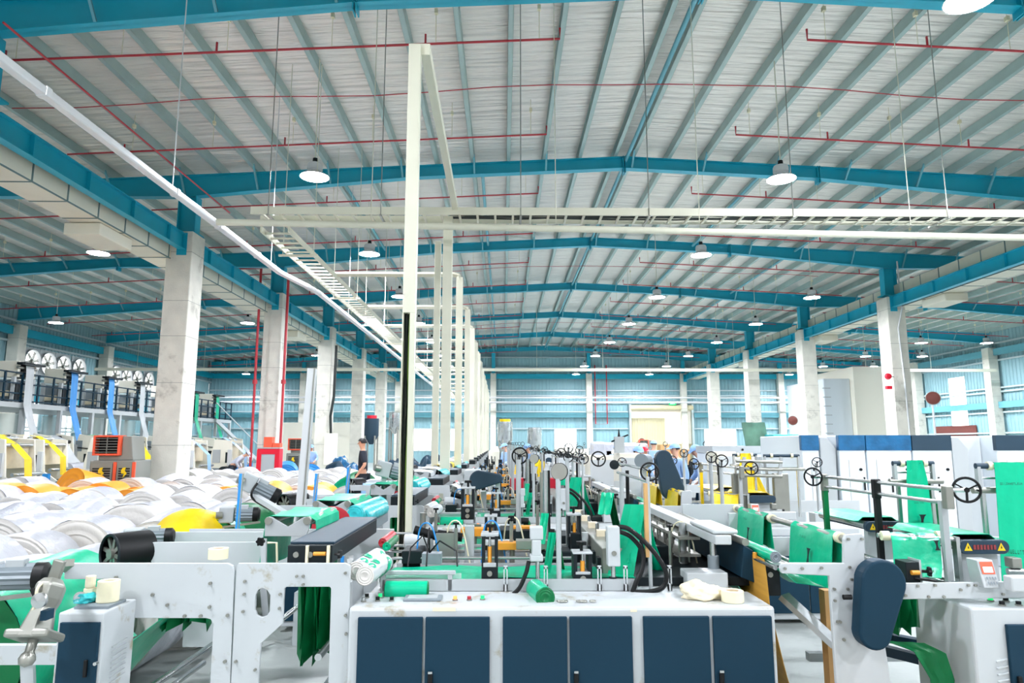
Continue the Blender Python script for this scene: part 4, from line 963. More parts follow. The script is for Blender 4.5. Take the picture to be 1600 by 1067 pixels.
cv = MB().prism(stadium(c1.x, c1.z, .108, c2.x, c2.z, .078), 'y', 3.38, 3.47).build('belt_cover', 'navy', rm, bevel=.012, seg=3)
MB().cyl((at(1334, 940, 3.4).x, 3.42, at(0, 938, 3.4).z), (at(1331, 940, 3.4).x-.03, 3.42, at(0, 938, 3.4).z), .012, n=10).build('cover_lug', 'black', cv)
# lower frame rails over the floor
for a, b, m in (((1.95, 3.75, .35), (3.2, 3.75, .35), 'ltgrey'), ((1.95, 4.6, .3), (3.4, 4.6, .3), 'ltgrey'), ((1.9, 4.0, .1), (3.3, 3.62, .1), 'ltgrey'), ((1.2, 4.1, .12), (1.95, 3.6, .12), 'dull_steel'), ((2.1, 4.1, .5), (2.8, 3.75, .38), 'slate'), ((2.2, 4.7, .45), (2.7, 3.7, .52), 'navy')):
    MB().bar(a, b, .06, .05).build('lower_rail', m, rm)
MB().bar((2.35, 3.55, .18), (2.45, 3.55, .5), .05).build('caster_fork', 'steel', rm)
MB().cyl((2.10, 3.5, .1), (2.16, 3.52, .1), .07, n=20).build('caster_wheel', 'grey_plastic', rm, True); MB().cyl((2.07, 3.49, .1), (2.10, 3.5, .1), .045, n=16).build('caster_hub', 'black', rm, True); MB().bar((2.1, 3.52, .1), (2.1, 3.55, .45), .035).build('caster_stem', 'steel', rm)
# cross rails with handwheels: they run over the width of the machine
def wheel_frame(X, y0, y1, z, label, zb=.93, mid=True):
    t = thing('edge_guide_frame', label, 'machine', (X, y0, zb))
    for dz in (0, -.07): MB().cyl((X, y0, z+dz), (X, y1, z+dz), .011, n=10).build('guide_bar', 'steel', t, True)
    for y in (y0, (y0+y1)/2, y1): B(X-.022, X+.022, y-.022, y+.022, z-.1, z+.02).build('clamp_head', 'dull_steel' if y != (y0+y1)/2 else 'black', t, bevel=.006)
    handwheel((X+.09, y0-.02, z), (-.5, -1, 0), .062, t); handwheel((X-.08, y1, z), (-1, -1.1, 0), .062, t); MB().cyl((X-.08, y1, z), (X, y1, z), .012, n=8).build('wheel_shaft', 'steel', t, True); MB().cyl((X+.09, y0-.02, z), (X, y0, z), .012, n=8).build('wheel_shaft', 'steel', t, True)
    for y, m in ((y0+.05, 'ltgrey'), ((y0+y1)/2, 'black'), (y1, 'deep_green')): B(X-.016, X+.016, y-.016, y+.016, zb, z-.06).build('upright', m, t)
    return t
zb = at(1480, 765, 3.65)
wheel_frame(zb.x, 3.65, 5.05, zb.z, 'chrome rails with two black handwheels above the right-hand green film')
# film formers: frames with a film tent over them
def former(xa, xb, ytop, ybot, D, lab, tall):
    t = thing('film_former', 'grey former frame holding up %s' % lab, 'frame', (at(xa, ybot, D).x, D, .92))
    a, b = at(xa, ytop, D), at(xb, ytop, D); lo = at(xa, ybot, D).z
    for x in (a.x, b.x): MB().bar((x, D, lo), (x, D+.0, a.z), .018, .03).build('frame_side', 'ltgrey', t)
    MB().cyl((a.x-.01, D, a.z), (b.x+.01, D, a.z), .016, n=12).build('top_bar', 'slate', t, True); MB().cyl((a.x, D, (a.z+lo)/2), (b.x, D, (a.z+lo)/2), .007, n=8).build('middle_rod', 'steel', t, True)
    MB().cyl((a.x-.04, D, lo), (b.x+.06, D, lo), .018, n=12).build('bottom_bar', 'dull_steel', t, True)
    for x in (a.x+.015, b.x-.015): MB().bar((x, D, .92), (x, D, lo), .02).build('leg', 'steel', t)
    w = (b.x-a.x)*.55; c = a.x+(b.x-a.x)*.5
    for x in (c-w*.55, c+w*.55): MB().cyl((x-.012, D, a.z), (x+.012, D, a.z), .024, n=14).build('collar', 'cream_tape', t, True)
    return c, a.z, w, lo
cF, zt, w, lo = former(1397, 1456, 724, 752, 4.5, 'the middle green film tent', 1)
web('tall green film leg descending to the left from the middle former frame', [(cF, 4.48, zt+.02), (cF-.005, 4.47, zt-.1), (cF-.03, 4.42, .98)], (w*.8, .18), axis=(1, .1, 0), grp=None)
web('green film leg slanting to the right from the middle former frame', [(cF+.02, 4.52, zt+.02), (cF+.06, 4.55, zt-.12), (cF+.25, 4.62, .98)], (w*.7, .14), 'deep_green', (1, .1, 0))
c2, zt2, w2, lo2 = former(1527, 1622, 728, 766, 3.85, 'the right-hand green film tent', 1)
web('wide green printed film leg under the right-hand former frame', [(c2, 3.83, zt2+.02), (c2-.01, 3.82, zt2-.08), (c2-.05, 3.78, .92)], (w2, .2), axis=(1, .05, 0))
web('deep green film leg running back to the right under the right-hand former frame', [(c2+.02, 3.88, zt2+.02), (c2+.06, 3.9, zt2-.14), (c2+.24, 4.0, .92)], (w2*.9, .18), 'deep_green', (1, .05, 0))
# long rollers running over the machine width with hanging printed sheets
xr, zr = at(1320, 842, 3.55).x, at(1320, 842, 3.55).z
ro = thing('roller_rail', 'grey roller rail carrying the hanging green printed sheets', 'rail', (xr, 3.55, .9))
MB().cyl((xr, 3.52, zr), (xr, 5.2, zr), .018, n=14).build('roller', 'dull_steel', ro, True); MB().cyl((xr-.22, 3.55, zr-.16), (xr-.22, 5.2, zr-.16), .014, n=12).build('lower_roller', 'dull_steel', ro, True); MB().cyl((xr-.36, 3.55, zr-.14), (xr-.36, 5.2, zr-.14), .012, n=12).build('front_roller', 'steel', ro, True)
for y in (3.6, 4.5, 5.18): 
    MB().cyl((xr, y-.02, zr), (xr, y+.02, zr), .028, n=16).build('collar', 'cream_tape', ro, True)
for y in (5.18,): B(xr-.4, xr+.05, y, y+.02, .85, zr+.03).build('end_plate', 'white', ro)
for y0, y1, k in ((3.62, 4.14, 'nearer'), (4.56, 5.06, 'farther')):
    yc = (y0+y1)/2
    web('green film sheet with hourglass mark on the roller rail, %s of two' % k, [(xr+.03, yc, zr-.2), (xr+.02, yc, zr+.01), (xr-.0, yc, zr+.024), (xr-.025, yc, zr), (xr-.06, yc, zr-.26)], y1-y0, axis=(0, 1, 0))
web('green film sheet lying flat below the roller rail, nearer lane', [(xr-.36, 3.95, zr-.12), (xr-.2, 3.95, zr-.25), (xr-.02, 3.95, zr-.27)], .5, axis=(0, 1, 0))
web('green film sheet lying flat below the roller rail, farther lane', [(xr-.36, 4.85, zr-.12), (xr-.2, 4.85, zr-.25), (xr-.02, 4.85, zr-.27)], .5, axis=(0, 1, 0))
kf = ribbon('kraft_web', [(xr-.37, 3.95, zr-.12), (xr-.36, 3.95, .8), (xr-.30, 3.95, .55), (xr-.25, 3.95, .36)], .55, (0, 1, 0), 'kraft'); tag(kf, 'brown striped kraft film hanging beside the right end of the front cabinet', 'plastic film')
web('green film loop bulging behind the brown striped film', [(xr-.42, 4.2, .86), (xr-.36, 4.1, .74), (xr-.30, 4.0, .60), (xr-.36, 4.1, .52)], .5, axis=(0, 1, 0))
film_roll('green film roll on the front roller above the brown striped film', (xr-.33, 3.62, zr-.10), (xr-.33, 4.1, zr-.10), .03, 'green_film', 'grey_plastic')
film_roll('thin pink-tipped core lying on the dark sealing box', (xr-.42, 4.15, zr-.06), (xr-.42, 4.6, zr-.06), .018, 'cooler_orange', 'red')
# front sheet with its logo
fx0, fx1 = at(1397, 850, 3.75).x, at(1466, 850, 3.75).x; fz = at(1430, 838, 3.75).z
t = thing('sheet_bar', 'short bar with cream collars holding the front green printed sheet', 'bar', (fx0, 3.78, fz)); MB().cyl((fx0-.06, 3.8, fz), (fx1+.1, 3.74, fz-.015), .012, n=12).build('bar_rod', 'steel', t, True)
for x in (fx0-.03, fx1+.03): MB().cyl((x-.02, 3.78, fz), (x+.02, 3.775, fz), .025, n=14).build('collar', 'cream_tape', t, True)
B(fx1+.08, fx1+.1, 3.72, 3.76, .9, fz).build('bar_post', 'steel', t)
fs = ribbon('film_web', [(fx0+.14, 3.8, fz+.01), (fx0+.11, 3.74, fz-.02), (fx0+.09, 3.7, fz-.15), (fx0+.06, 3.66, .96)], (.25, .24), (1, -.08, 0), 'green_film'); tag(fs, 'broad green film sheet with a black mark in front of the chrome wheel rails', 'plastic film')
fb = ribbon('film_web', [(fx0+.16, 3.82, fz+.0), (fx0+.24, 3.95, fz-.1), (fx0+.34, 4.05, .94)], (.2, .16), (1, -.08, 0), 'deep_green'); tag(fb, 'deep green back leg of the front printed sheet', 'plastic film')
# hourglass marks and illegible print lines on the sheets
def mark(par, c, u, v, w, h):
    c, u, v = Vector(c), Vector(u).normalized(), Vector(v).normalized(); nn = u.cross(v)
    pr_ = [(-.5, .5), (.5, .5), (.28, .36), (.16, .1), (.16, -.1), (.28, -.36), (.5, -.5), (-.5, -.5), (-.28, -.36), (-.16, -.1), (-.16, .1), (-.28, .36)]
    for s in (1,):
        MB().add([c+u*a*w+v*b*h for a, b in pr_]+[c+u*a*w+v*b*h+nn*.002 for a, b in pr_], [tuple(range(12)), tuple(range(23, 11, -1))]+[(i, (i+1) % 12, 12+(i+1) % 12, 12+i) for i in range(12)]).build('hourglass_mark', 'black_teal', par)
def print_line(par, c, u, v, n, h, seed=1):
    random.seed(seed); c, u, v = Vector(c), Vector(u).normalized(), Vector(v).normalized(); q = MB(); x = 0
    for i in range(n):
        wd = h*random.uniform(.35, .7); k = random.choice('IEHTLUO')
        def seg(a0, b0, a1, b1):
            q.add([c+u*(x+a0*wd)+v*b0*h, c+u*(x+a1*wd)+v*b0*h, c+u*(x+a1*wd)+v*b1*h, c+u*(x+a0*wd)+v*b1*h], [(0, 1, 2, 3)])
        if k in 'IT': seg(.38, 0, .62, 1)
        if k in 'EHLUO': seg(0, 0, .25, 1)
        if k in 'HUO': seg(.75, 0, 1, 1)
        if k in 'ELUO': seg(0, 0, 1, .2)
        if k in 'ETO': seg(0, .8, 1, 1)
        if k in 'EH': seg(0, .42, 1, .6)
        x += wd+h*.22
    q.build('print_line', 'ink', par)
# ---------------------------------------------------------------- press conveyors with warning triangles
def press(x0, x1, y0, y1, z0, z1, lab, fl):
    t = thing('press_roller_box', lab, 'machine', ((x0+x1)/2, y0, z0)); zc, r = (z0+z1)/2, (z1-z0)/2
    f = MB().prism(stadium(x0+r, zc, r, x1-r, zc, r), 'y', y0, y0+.04).build('end_cover', 'slate', t, bevel=.004)
    for x in (x0+r*1.3, x1-r*1.3):
        MB().add([(x-.022, y0-.002, zc-.018), (x+.022, y0-.002, zc-.018), (x, y0-.002, zc+.024)], [(0, 1, 2)]).build('warning_triangle', 'warn', f)
        MB().add([(x-.004, y0-.004, zc-.006), (x+.004, y0-.004, zc-.006), (x, y0-.004, zc+.012)], [(0, 1, 2)]).build('warning_mark', 'black', f)
    q = MB(); 
    for i in range(7): q.box((x0+x1)/2-.06+i*.018, (x0+x1)/2-.06+i*.018+.012, y0-.003, y0-.001, zc-.012, zc+.012)
    q.build('red_lettering', 'ink_red', f)
    for x in (x0+r*.8, x1-r*.8): MB().cyl((x, y0+.04, zc+r*.25), (x, y1, zc+r*.25), r*.72, n=16).build('press_roller', 'steel', t, True)
    B(x0+r, x1-r, y0+.04, y1, z0+.01, z1-.01).build('inner_frame', 'black', t); B(x0+r, x1-r, y0+.05, y0+.1, .88, z0+.02).build('box_stand', 'ltgrey', t)
    rows = [[(x0-.05+(x1-x0+.05)*i/10, y0+.06+(y1-y0-.1)*j/3, z1+.012+(.01 if 1 < i < 9 else -.015)) for j in range(4)] for i in range(11)]
    tag(MB().sheet(rows, .003).build('film_web', 'green_film', None, True), fl, 'plastic film')
a, b = at(1500, 866, 3.72), at(1577, 844, 3.72); press(a.x, b.x, 3.72, 4.35, a.z, b.z, 'slate press box with two yellow warning triangles behind the keypad controller', 'green film passing over the press box behind the keypad controller')
a, b = at(1354, 832, 4.65), at(1403, 815, 4.65); press(a.x, a.x+b.x-a.x+.06, 4.65, 5.35, a.z, b.z, 'farther slate press box with warning triangles left of the black post', 'green film passing over the farther press box')
# keypad controller
p = at(1525, 912, 3.52); q = at(1560, 877, 3.46); t = thing('keypad_controller', 'grey keypad controller with an orange face standing on the right-hand beam', 'controller', ((p.x+q.x)/2, 3.5, p.z))
MB().prism([(3.46, p.z-.01), (3.56, p.z-.01), (3.58, q.z), (3.5, q.z)], 'x', p.x, q.x).build('controller_case', 'ltgrey', t, bevel=.004)
def fpt(u, v, o=.0): return Vector((p.x+(q.x-p.x)*u, 3.46+.04*v-.003-o, p.z-.01+(q.z-p.z+.01)*v))
def fquad(u0, u1, v0, v1, name, m, o=0): return MB().add([fpt(u0, v0, o), fpt(u1, v0, o), fpt(u1, v1, o), fpt(u0, v1, o)], [(0, 1, 2, 3)]).build(name, m, t)
fquad(.12, .9, .5, .94, 'orange_face', 'cooler_orange'); fquad(.22, .8, .56, .76, 'display', 'display', .002)
q2 = MB()
for i in range(4):
    for j in range(2): u, v = .24+i*.17, .14+j*.17; q2.add([fpt(u, v, .004), fpt(u+.1, v, .004), fpt(u+.1, v+.1, .004), fpt(u, v+.1, .004)], [(0, 1, 2, 3)])
q2.build('key_pattern', 'grey_plastic', t)
# right foreground cabinet
t = thing('control_cabinet', 'white control cabinet with one navy door cut off by the right picture edge', 'cabinet', (2.9, 3.4, 0))
xa = at(1516, 950, 3.42).x; xq = at(1567, 950, 3.42).x
B(xa, xa+1.1, 3.42, 3.9, .04, .865).build('cabinet_body', 'white', t, bevel=.012); B(xa+.02, xa+1.0, 3.45, 3.85, 0, .05).build('plinth', 'black', t)
d = B(xq, xq+.42, 3.402, 3.422, .1, .79).build('door', 'navy', t, bevel=.004); B(xq+.02, xq+.04, 3.388, 3.402, .42, .56).build('door_handle', 'black', d, bevel=.003)
d = B(xq+.43, xq+.85, 3.402, 3.422, .1, .79).build('door', 'navy', t, bevel=.004)
q = MB()
for i in range(6): z = .62-i*.03; q.bar((xa+.1, 3.415, z), (xa+.15, 3.415, z+.012), .01, .006)
q.build('louvre_pattern', 'white', t)
for x, y, c in ((1548, 939, 'green_lamp'), (1566, 946, 'black'), (1572, 940, 'black'), (1592, 946, 'black')): button(x, y, c, t, .012)
B(at(1583, 930, 3.4).x, at(1583, 930, 3.4).x+.3, 3.4, 3.46, at(0, 930, 3.4).z, at(0, 905, 3.4).z).build('junction_box', 'white', t, bevel=.008)
# grippers, small roller by the press
p = at(1585, 880, 3.6); t = thing('feed_gripper', 'small chrome roller arm with clamp right of the keypad controller', 'machine', p); MB().cyl(p+Vector((-.04, 0, -.04)), p+Vector((.07, -.02, -.04)), .018, n=12).build('roller', 'steel', t, True); B(p.x-.03, p.x+.02, 3.57, 3.63, p.z-.02, p.z+.03).build('clamp', 'dull_steel', t, bevel=.004); MB().bar(p+Vector((0, .02, -.02)), (p.x, 3.62, .93), .015).build('stand', 'steel', t); MB().cyl(p+Vector((.07, -.02, -.04)), p+Vector((.09, -.024, -.04)), .02, n=12).build('end_cap', 'black', t, True)
p = at(1440, 893, 3.6); t = thing('spring_clamp', 'black spring clamp with star knob beside the navy belt cover', 'clamp', p); B(p.x-.09, p.x-.02, 3.58, 3.68, p.z-.05, p.z+.05).build('clamp_block', 'black_teal', t, bevel=.003); MB().cyl((p.x-.07, 3.57, p.z), (p.x-.03, 3.57, p.z), .012, n=10).build('spring', 'amber', t, True); knob((p.x-.01, 3.58, p.z+.005), (1, -.3, 0), .022, t); MB().cyl((p.x-.05, 3.58, p.z-.03), (p.x+.1, 3.54, p.z-.045), .006, n=8).build('lever', 'black', t); B(p.x-.02, p.x-.01, 3.58, 3.68, p.z-.06, p.z+.06).build('plate', 'ltgrey', t)
# films below the beam, knotted green film at the caster
pleats('dark green film hanging under the right-hand side beam', at(1390, 950, 3.7).x, at(1443, 950, 3.7).x, 3.72, .68, .93, 3)
web('knotted green film tail hanging above the caster wheel', [(2.02, 3.6, .66), (2.12, 3.56, .62), (2.16, 3.54, .5), (2.13, 3.53, .3)], (.18, .07), axis=(1, -.2, 0), m='deep_green')
crumple('white_bag', 'crumpled white plastic bag on the floor at the bottom edge, right of the front cabinet', 'bag', (at(1290, 1062, 3.2).x, 3.2, .36), .16, .12, .08, 'roll_white', 9)
crumple('clear_bag', 'crumpled pale green clear bag in the bottom right corner', 'bag', (at(1575, 1055, 2.75).x, 2.75, .40), .14, .1, .09, 'acrylic', 11)
tag(B(at(1252, 1070, 3.2).x-.1, at(1330, 1070, 3.2).x+.1, 3.02, 3.38, 0, .345).build('cardboard_box', 'cardboard'), 'cardboard box under the crumpled white plastic bag', 'box')
tag(B(at(1530, 1070, 2.75).x-.05, at(1600, 1070, 2.75).x+.2, 2.6, 2.95, 0, .38).build('cardboard_box', 'cardboard'), 'cardboard box under the pale green clear bag', 'box')
# marks on the printed sheets
mark(fs, (fx0+.20, 3.700, fz-.04), (1, -.08, 0), (0, .2, 1), .03, .05)
print_line(fs, (fx0+.06, 3.672, fz-.16), (1, -.08, -.12), (0, .1, 1), 11, .012)
for o in [o for o in COL.objects if o.name.startswith('film_web') and 'hourglass' in o.get('label', '')]:
    yc = 3.88 if 'nearer' in o['label'] else 4.81
    mark(o, (xr-.066, yc-.04, zr-.13), (0, -1, 0), (.13, 0, 1), .045, .085); print_line(o, (xr-.048, yc+.1, zr-.045), (0, -1, 0), (.13, 0, 1), 10, .012, 4)
for o in [o for o in COL.objects if o.name.startswith('film_web')]:
    l = o.get('label', '')
    if l.startswith('tall green film leg'):
        mark(o, (cF-.02, 4.418, 1.16), (1, .1, 0), (.13, 0, 1), .05, .085); print_line(o, (cF-.05, 4.435, 1.27), (1, .1, 0), (.13, 0, 1), 7, .014, 3)
    if l.startswith('wide green printed'):
        print_line(o, (c2-.11, 3.77, zt2-.10), (1, .05, -.0), (0, 0, 1), 13, .013, 6); print_line(o, (c2-.11, 3.765, zt2-.46), (1, .05, -.08), (0, 0, 1), 7, .022, 8); print_line(o, (c2+.02, 3.765, zt2-.36), (1, .05, -.08), (0, 0, 1), 4, .016, 9)
# ---------------------------------------------------------------- the rows of machines behind: the same machines again
NEAR = [o for o in COL.objects if o.parent is None and o.get('category') and o.name.split('.')[0] in (
    'control_cabinet', 'film_bed', 'film_web', 'punch_press', 'heat_seal_box', 'film_roll', 'unwind_frame', 'bag_machine_frame', 'edge_guide_frame',
    'film_former', 'roller_rail', 'press_roller_box', 'feed_gripper', 'spring_clamp', 'kraft_web', 'sheet_bar', 'drive_drum', 'keypad_controller', 'film_folds', 'side_cabinet', 'gear_motor', 'tape_roll')]
SMALL = {'bolt', 'printed_spot', 'adjuster', 'small_clamp', 'cutter_block', 'loose_ring', 'old_tape', 'hinge', 'slotted_bracket', 'sensor_wire', 'key_pattern', 'louvre_pattern', 'warning_mark', 'red_lettering', 'print_line', 'hourglass_mark', 'latch_tip', 'plinth', 'bearing_cap',
         'warning_triangle', 'sensor_box', 'touch_panel', 'button_ring', 'spring_bracket', 'floor_rail', 'cover_lug', 'caster_fork', 'caster_stem', 'caster_wheel', 'caster_hub', 'name_plate', 'gauge', 'screen', 'tape_core', 'middle_rod', 'wood_stick'}
def bb_x(o):
    xs = [ (c.matrix_basis.translation.x if c.parent is None else 0) for c in [o]]
    pts = []
    for c in [o]+list(o.children):
        if c.type == 'MESH': pts += [(v.co.x+o.location.x) for v in c.data.vertices[:40]]
    return sum(pts)/len(pts) if pts else o.location.x
SRC = [(o, bb_x(o)) for o in NEAR]
def recolor(o, new):
    for s in o.material_slots:
        if s.material and s.material.name in ('green_film', 'deep_green') and new:
            s.link = 'OBJECT'; s.material = MATS[new]
    for c in o.children: recolor(c, new)
def copy_filtered(o, off, depth, par=None):
    c = o.copy(); COL.objects.link(c)
    if par: c.parent = par
    for ch in list(o.children):
        if ch.name.split('.')[0] in SMALL: continue
        if depth < 1 and ch.name.split('.')[0] in ('star_knob', 'spring', 'spindle', 'clamp_plate', 'push_button', 'hose', 'idle_roller', 'cross_bar', 'guide_rod', 'clear_guard', 'slot_line', 'roll_end', 'punch_rod', 'collar', 'door_handle', 'trough_side', 'trough_floor'): continue
        copy_filtered(ch, None, depth, c)
    if off is not None: c.location = o.location+Vector(off)
    return c
WORD = {'film_web': 'plastic film web', 'film_folds': 'hanging film folds', 'kraft_web': 'brown kraft film web', 'press_roller_box': 'slate press box with film rollers', 'control_cabinet': 'white control cabinet with navy doors',
        'film_bed': 'bag-making bed with posts and sealing blocks', 'bag_machine_frame': 'white machine frame with a navy belt cover', 'unwind_frame': 'white unwinding frame with side plates', 'edge_guide_frame': 'edge guide rails with handwheels'}
ROWS = [(2, 3.15, 'green_film', 'yellow'), (3, 6.3, 'white', 'yellow'), (4, 9.45, 'yellow', 'white'), (5, 12.6, 'white', None)]
for n, dy, colA, colR in ROWS:
    for o, x in SRC:
        nm = o.name.split('.')[0]; right = x > 1.62
        if right and (dy > 7): continue
        if right and n > 2 and nm in ('film_former', 'film_web'): continue
        if n > 1 and o.get('label', '').startswith(('wide green printed film leg', 'deep green film leg running')): continue
        if nm in ('tape_roll', 'side_cabinet', 'gear_motor', 'feed_gripper', 'spring_clamp', 'keypad_controller') and (n > 2 or nm == 'tape_roll'): continue
        if nm == 'film_roll' and n > 3 and x < -1: continue
        if nm in ('kraft_web', 'film_folds') and n > 2: continue
        if nm == 'gear_motor' and o.location.y > 5: continue
        if nm == 'control_cabinet' and right and n > 2: continue
        c = copy_filtered(o, (0, dy, 0), 2 if n == 2 else 0)
        col = colR if right else colA
        if col and col != 'green_film': recolor(c, col)
        word = WORD.get(nm, nm.replace('_', ' ')); side = 'right-hand' if right else 'centre'
        hue = {'yellow': 'yellow ', 'white': 'white ', 'green_film': 'green ', None: ''}[col] if nm in ('film_web', 'film_folds') or (nm == 'film_roll' and 'green' in o.get('label', '')) else ''
        if nm == 'film_roll' and not hue: hue = 'small '
        c['label'] = '%s%s, %s %s row from the camera' % (hue, word, ORD[n-1], side)
        c['group'] = '%s of the %s %s machine row' % (word, ORD[n-1], side)
# simpler machines farther back, one thing each
def far_machine():
    t = thing('bag_making_machine', '', 'machine')
    B(0, 2.1, 0, 1.6, .05, .865).build('cabinet_body', 'white', t, bevel=.01); B(.05, 2.05, .03, 1.5, 0, .05).build('plinth', 'black', t)
    for i in range(3): B(.06+i*.68, .68+i*.68, -.015, .01, .1, .8).build('door', 'navy', t)
    for x0, x1 in ((-1.4, -.62), (-.58, -.04)):
        for y in (.05, 1.4): B(x0, x1, y, y+.02, 0, 1.07).build('side_plate', 'white', t)
    B(-.35, -.05, .1, 1.35, 1.07, 1.18).build('press_box', 'black_teal', t)
    MB().cyl((-1.25, .15, .75), (-1.25, 1.35, .75), .33, n=20).build('parent_roll', 'roll_white', t, True)
    for y in (.55, 1.2): B(.15, 1.9, y, y+.32, .92, .94).build('film_lane', 'white', t)
    for x, y, h in ((.4, .2, 1.3), (.75, .6, 1.52), (1.0, .2, 1.45), (1.3, 1.1, 1.6), (1.55, .4, 1.5), (1.8, .9, 1.38)):
        p = MB().cyl((x, y, .86), (x, y, h), .018, n=8).build('post', 'steel', t, True)
        if h > 1.55: MB().torus((x, y-.02, h+.03), (-.3, -1, 0), .055, .008, 18, 6).build('handwheel', 'black', p, True)
    for x, y in ((.2, .1), (.6, .1), (1.15, .5), (1.7, .2), (.9, 1.3)): B(x, x+.1, y, y+.12, .865, 1.2).build('sealing_block', 'black_teal', t)
    B(1.2, 1.6, .3, 1.4, 1.1, 1.16).build('press_beam', 'white', t); B(.3, .62, 1.1, 1.5, .9, 1.42).build('drive_box', 'booth', t, bevel=.01)
    MB().prism(stadium(2.0, 1.15, .11, 2.05, .8, .08), 'y', .0, .08).build('belt_cover', 'slate', t, bevel=.01)
    return t
fm = far_machine(); fm.location = (-.74, 19.2, 0); fm['label'] = 'distant bag-making machine in the centre row, sixth from the camera'; fm['group'] = 'distant bag-making machines of the centre row'
k = 6
for i in range(1, 11):
    copy_tree(fm, (-.74-.03*i, 19.2+3.15*i, 0), None, 'distant bag-making machine in the centre row, %s from the camera' % ORD[5+i])
for i in range(9):
    copy_tree(fm, (2.9, 13.2+3.6*i, 0), None, 'distant bag-making machine in the right-hand row, %s behind the yellow film' % ORD[i], 'distant bag-making machines of the right-hand row')
# ---------------------------------------------------------------- clutter standing over the second and third row
def big_cover(p0, p1, r0, r1, D, lab, m='slate'):
    a, b = at(*p0, D), at(*p1, D); t = tag(MB().prism(stadium(a.x, a.z, r0, b.x, b.z, r1), 'y', D, D+.1).build('belt_guard', m, None, bevel=.012), lab, 'guard')
    MB().bar((b.x, D+.11, b.z), (b.x, D+.11, 0), .05).build('guard_stand', 'white', t); return t
big_cover((1038, 716), (1052, 764), .085, .12, 7.2, 'tall slate belt guard leaning right, behind the handwheel with yellow film')
big_cover((748, 750), (778, 748), .10, .05, 7.4, 'flat slate belt guard lying beside the white paper stack')
o = MB().cyl(at(1002, 720, 7.3), at(1010, 720, 7.5), .075, n=20).build('drive_drum', 'grey_plastic', None, True); tag(o, 'grey round drive drum left of the tall slate belt guard', 'drum'); MB().bar(at(1006, 725, 7.4), (at(1006, 725, 7.4).x, 7.4, 0), .05).build('drum_stand', 'white', o)
for i, (x0, x1, y0, D, m, lab) in enumerate(((725, 752, 735, 8.2, 'white', 'white paper stack on the second row beside the slate guard'), (968, 1000, 708, 8.8, 'booth', 'tall cream drive box beneath the tower light tripod'), (920, 965, 712, 10.2, 'booth', 'wide cream box behind the round handwheels'), (1120, 1150, 706, 9.6, 'booth', 'cream box beside the bending worker'))):
    a, b = at(x0, y0, D), at(x1, y0, D); t = thing('paper_stack' if i == 0 else 'drive_box', lab, 'stack' if i == 0 else 'box', (a.x, D, .8)); B(a.x, b.x, D, D+.5, 0, a.z).build('box_body', m, t, bevel=.008); B(a.x+.02, b.x-.02, D-.01, D+.01, .3, a.z-.06).build('panel', 'white', t)
def hand_post(pxx, py, D, R, lab, m='ltgrey'):
    p = at(pxx, py, D); t = thing('handwheel_post', lab, 'post', (p.x, p.y, 0)); MB().cyl((p.x, D, 0), (p.x, D, p.z-R*.2), .016, n=10).build('post', m, t, True); handwheel(p+Vector((0, -.03, 0)), (-.35, -1, .05), R, t)
    B(p.x-.08, p.x+.08, D-.08, D+.08, 0, .9).build('post_base', 'white', t)
for i, (x, y, D, R, lab) in enumerate(((1110, 714, 6.0, .045, 'black handwheel post right of the tall slate guard'), (1126, 720, 5.9, .05, 'black handwheel post beside the cream box'), (888, 700, 9.5, .06, 'dark handwheel post in front of the seated worker'), (812, 712, 8.0, .09, 'large dark handwheel among the second-row posts'), (905, 703, 9.0, .05, 'small handwheel post left of the cream box'), (1275, 722, 7.6, .05, 'handwheel post by the white printing cabinets'), (1068, 708, 9.0, .05, 'dark handwheel post left of the worker in blue cap'))): hand_post(x, y, D, R, lab)
# grey yellow-film frame in front of the printing machines
D = 6.9; a, b = at(1150, 745, D), at(1222, 720, D); t = thing('film_tower', 'grey steel frame holding yellow film in front of the white printing machine', 'frame', (a.x, D, 0))
for x in (1152, 1216): p, q = at(x, 730, D), at(x+12, 800, D); B(p.x-.05, p.x+.1, D, D+.06, 0, p.z-.06).build('side_column', 'dull_steel', t, bevel=.01)
for z in (720, 732, 742): MB().cyl(at(1150, z, D), at(1222, z+2, D), .018, n=10).build('roller', 'dull_steel', t, True)
for x in (1160, 1182, 1186, 1218): MB().bar(at(x, 743, D), at(x+3, 714, D), .03, .02).build('upright', 'ltgrey', t)
# ---------------------------------------------------------------- white printing machines on the right
def print_unit(x0, x1, D, z, band, lab, grp=True):
    t = thing('printing_cabinet', lab, 'machine', (x0, D, 0), 'white printing machine cabinets')
    B(x0, x1, D, D+1.5, 0, z).build('cabinet_body', 'booth_pale', t, bevel=.015)
    bm_ = 'blue_wrap' if band == 'blue' else 'slate'
    B(x0-.004, x1+.004, D-.008, D+.06, z-.2, z+.005).build('top_band', bm_, t, bevel=.004)
    d = B(x0+.12, x1-.12, D-.012, D+.01, .4, z-.32).build('door', 'lamp_white', t, bevel=.004); B(x0+.3, x0+.32, D-.025, D-.012, 1.0, 1.2).build('door_handle', 'black', d)
    MB().cyl((x1-.08, D-.015, 1.3), (x1-.08, D, 1.3), .02, n=10).build('lock', 'black', t)
    return t
UN = [(1252, 1280, 'blue'), (1310, 1352, 'blue'), (1353, 1424, 'blue'), (1425, 1487, 'slate'), (1556, 1640, 'slate'), (1700, 1790, 'slate')]
DPn = 9.3
for i, (a, b, c) in enumerate(UN): print_unit(at(a, 690, DPn).x, at(b, 690, DPn).x-.01, DPn, at(1400, 680.5, DPn).z, c, 'white printing machine cabinet with a %s top band, %s from the left' % ('blue-wrapped' if c == 'blue' else 'slate', ORD[i]))
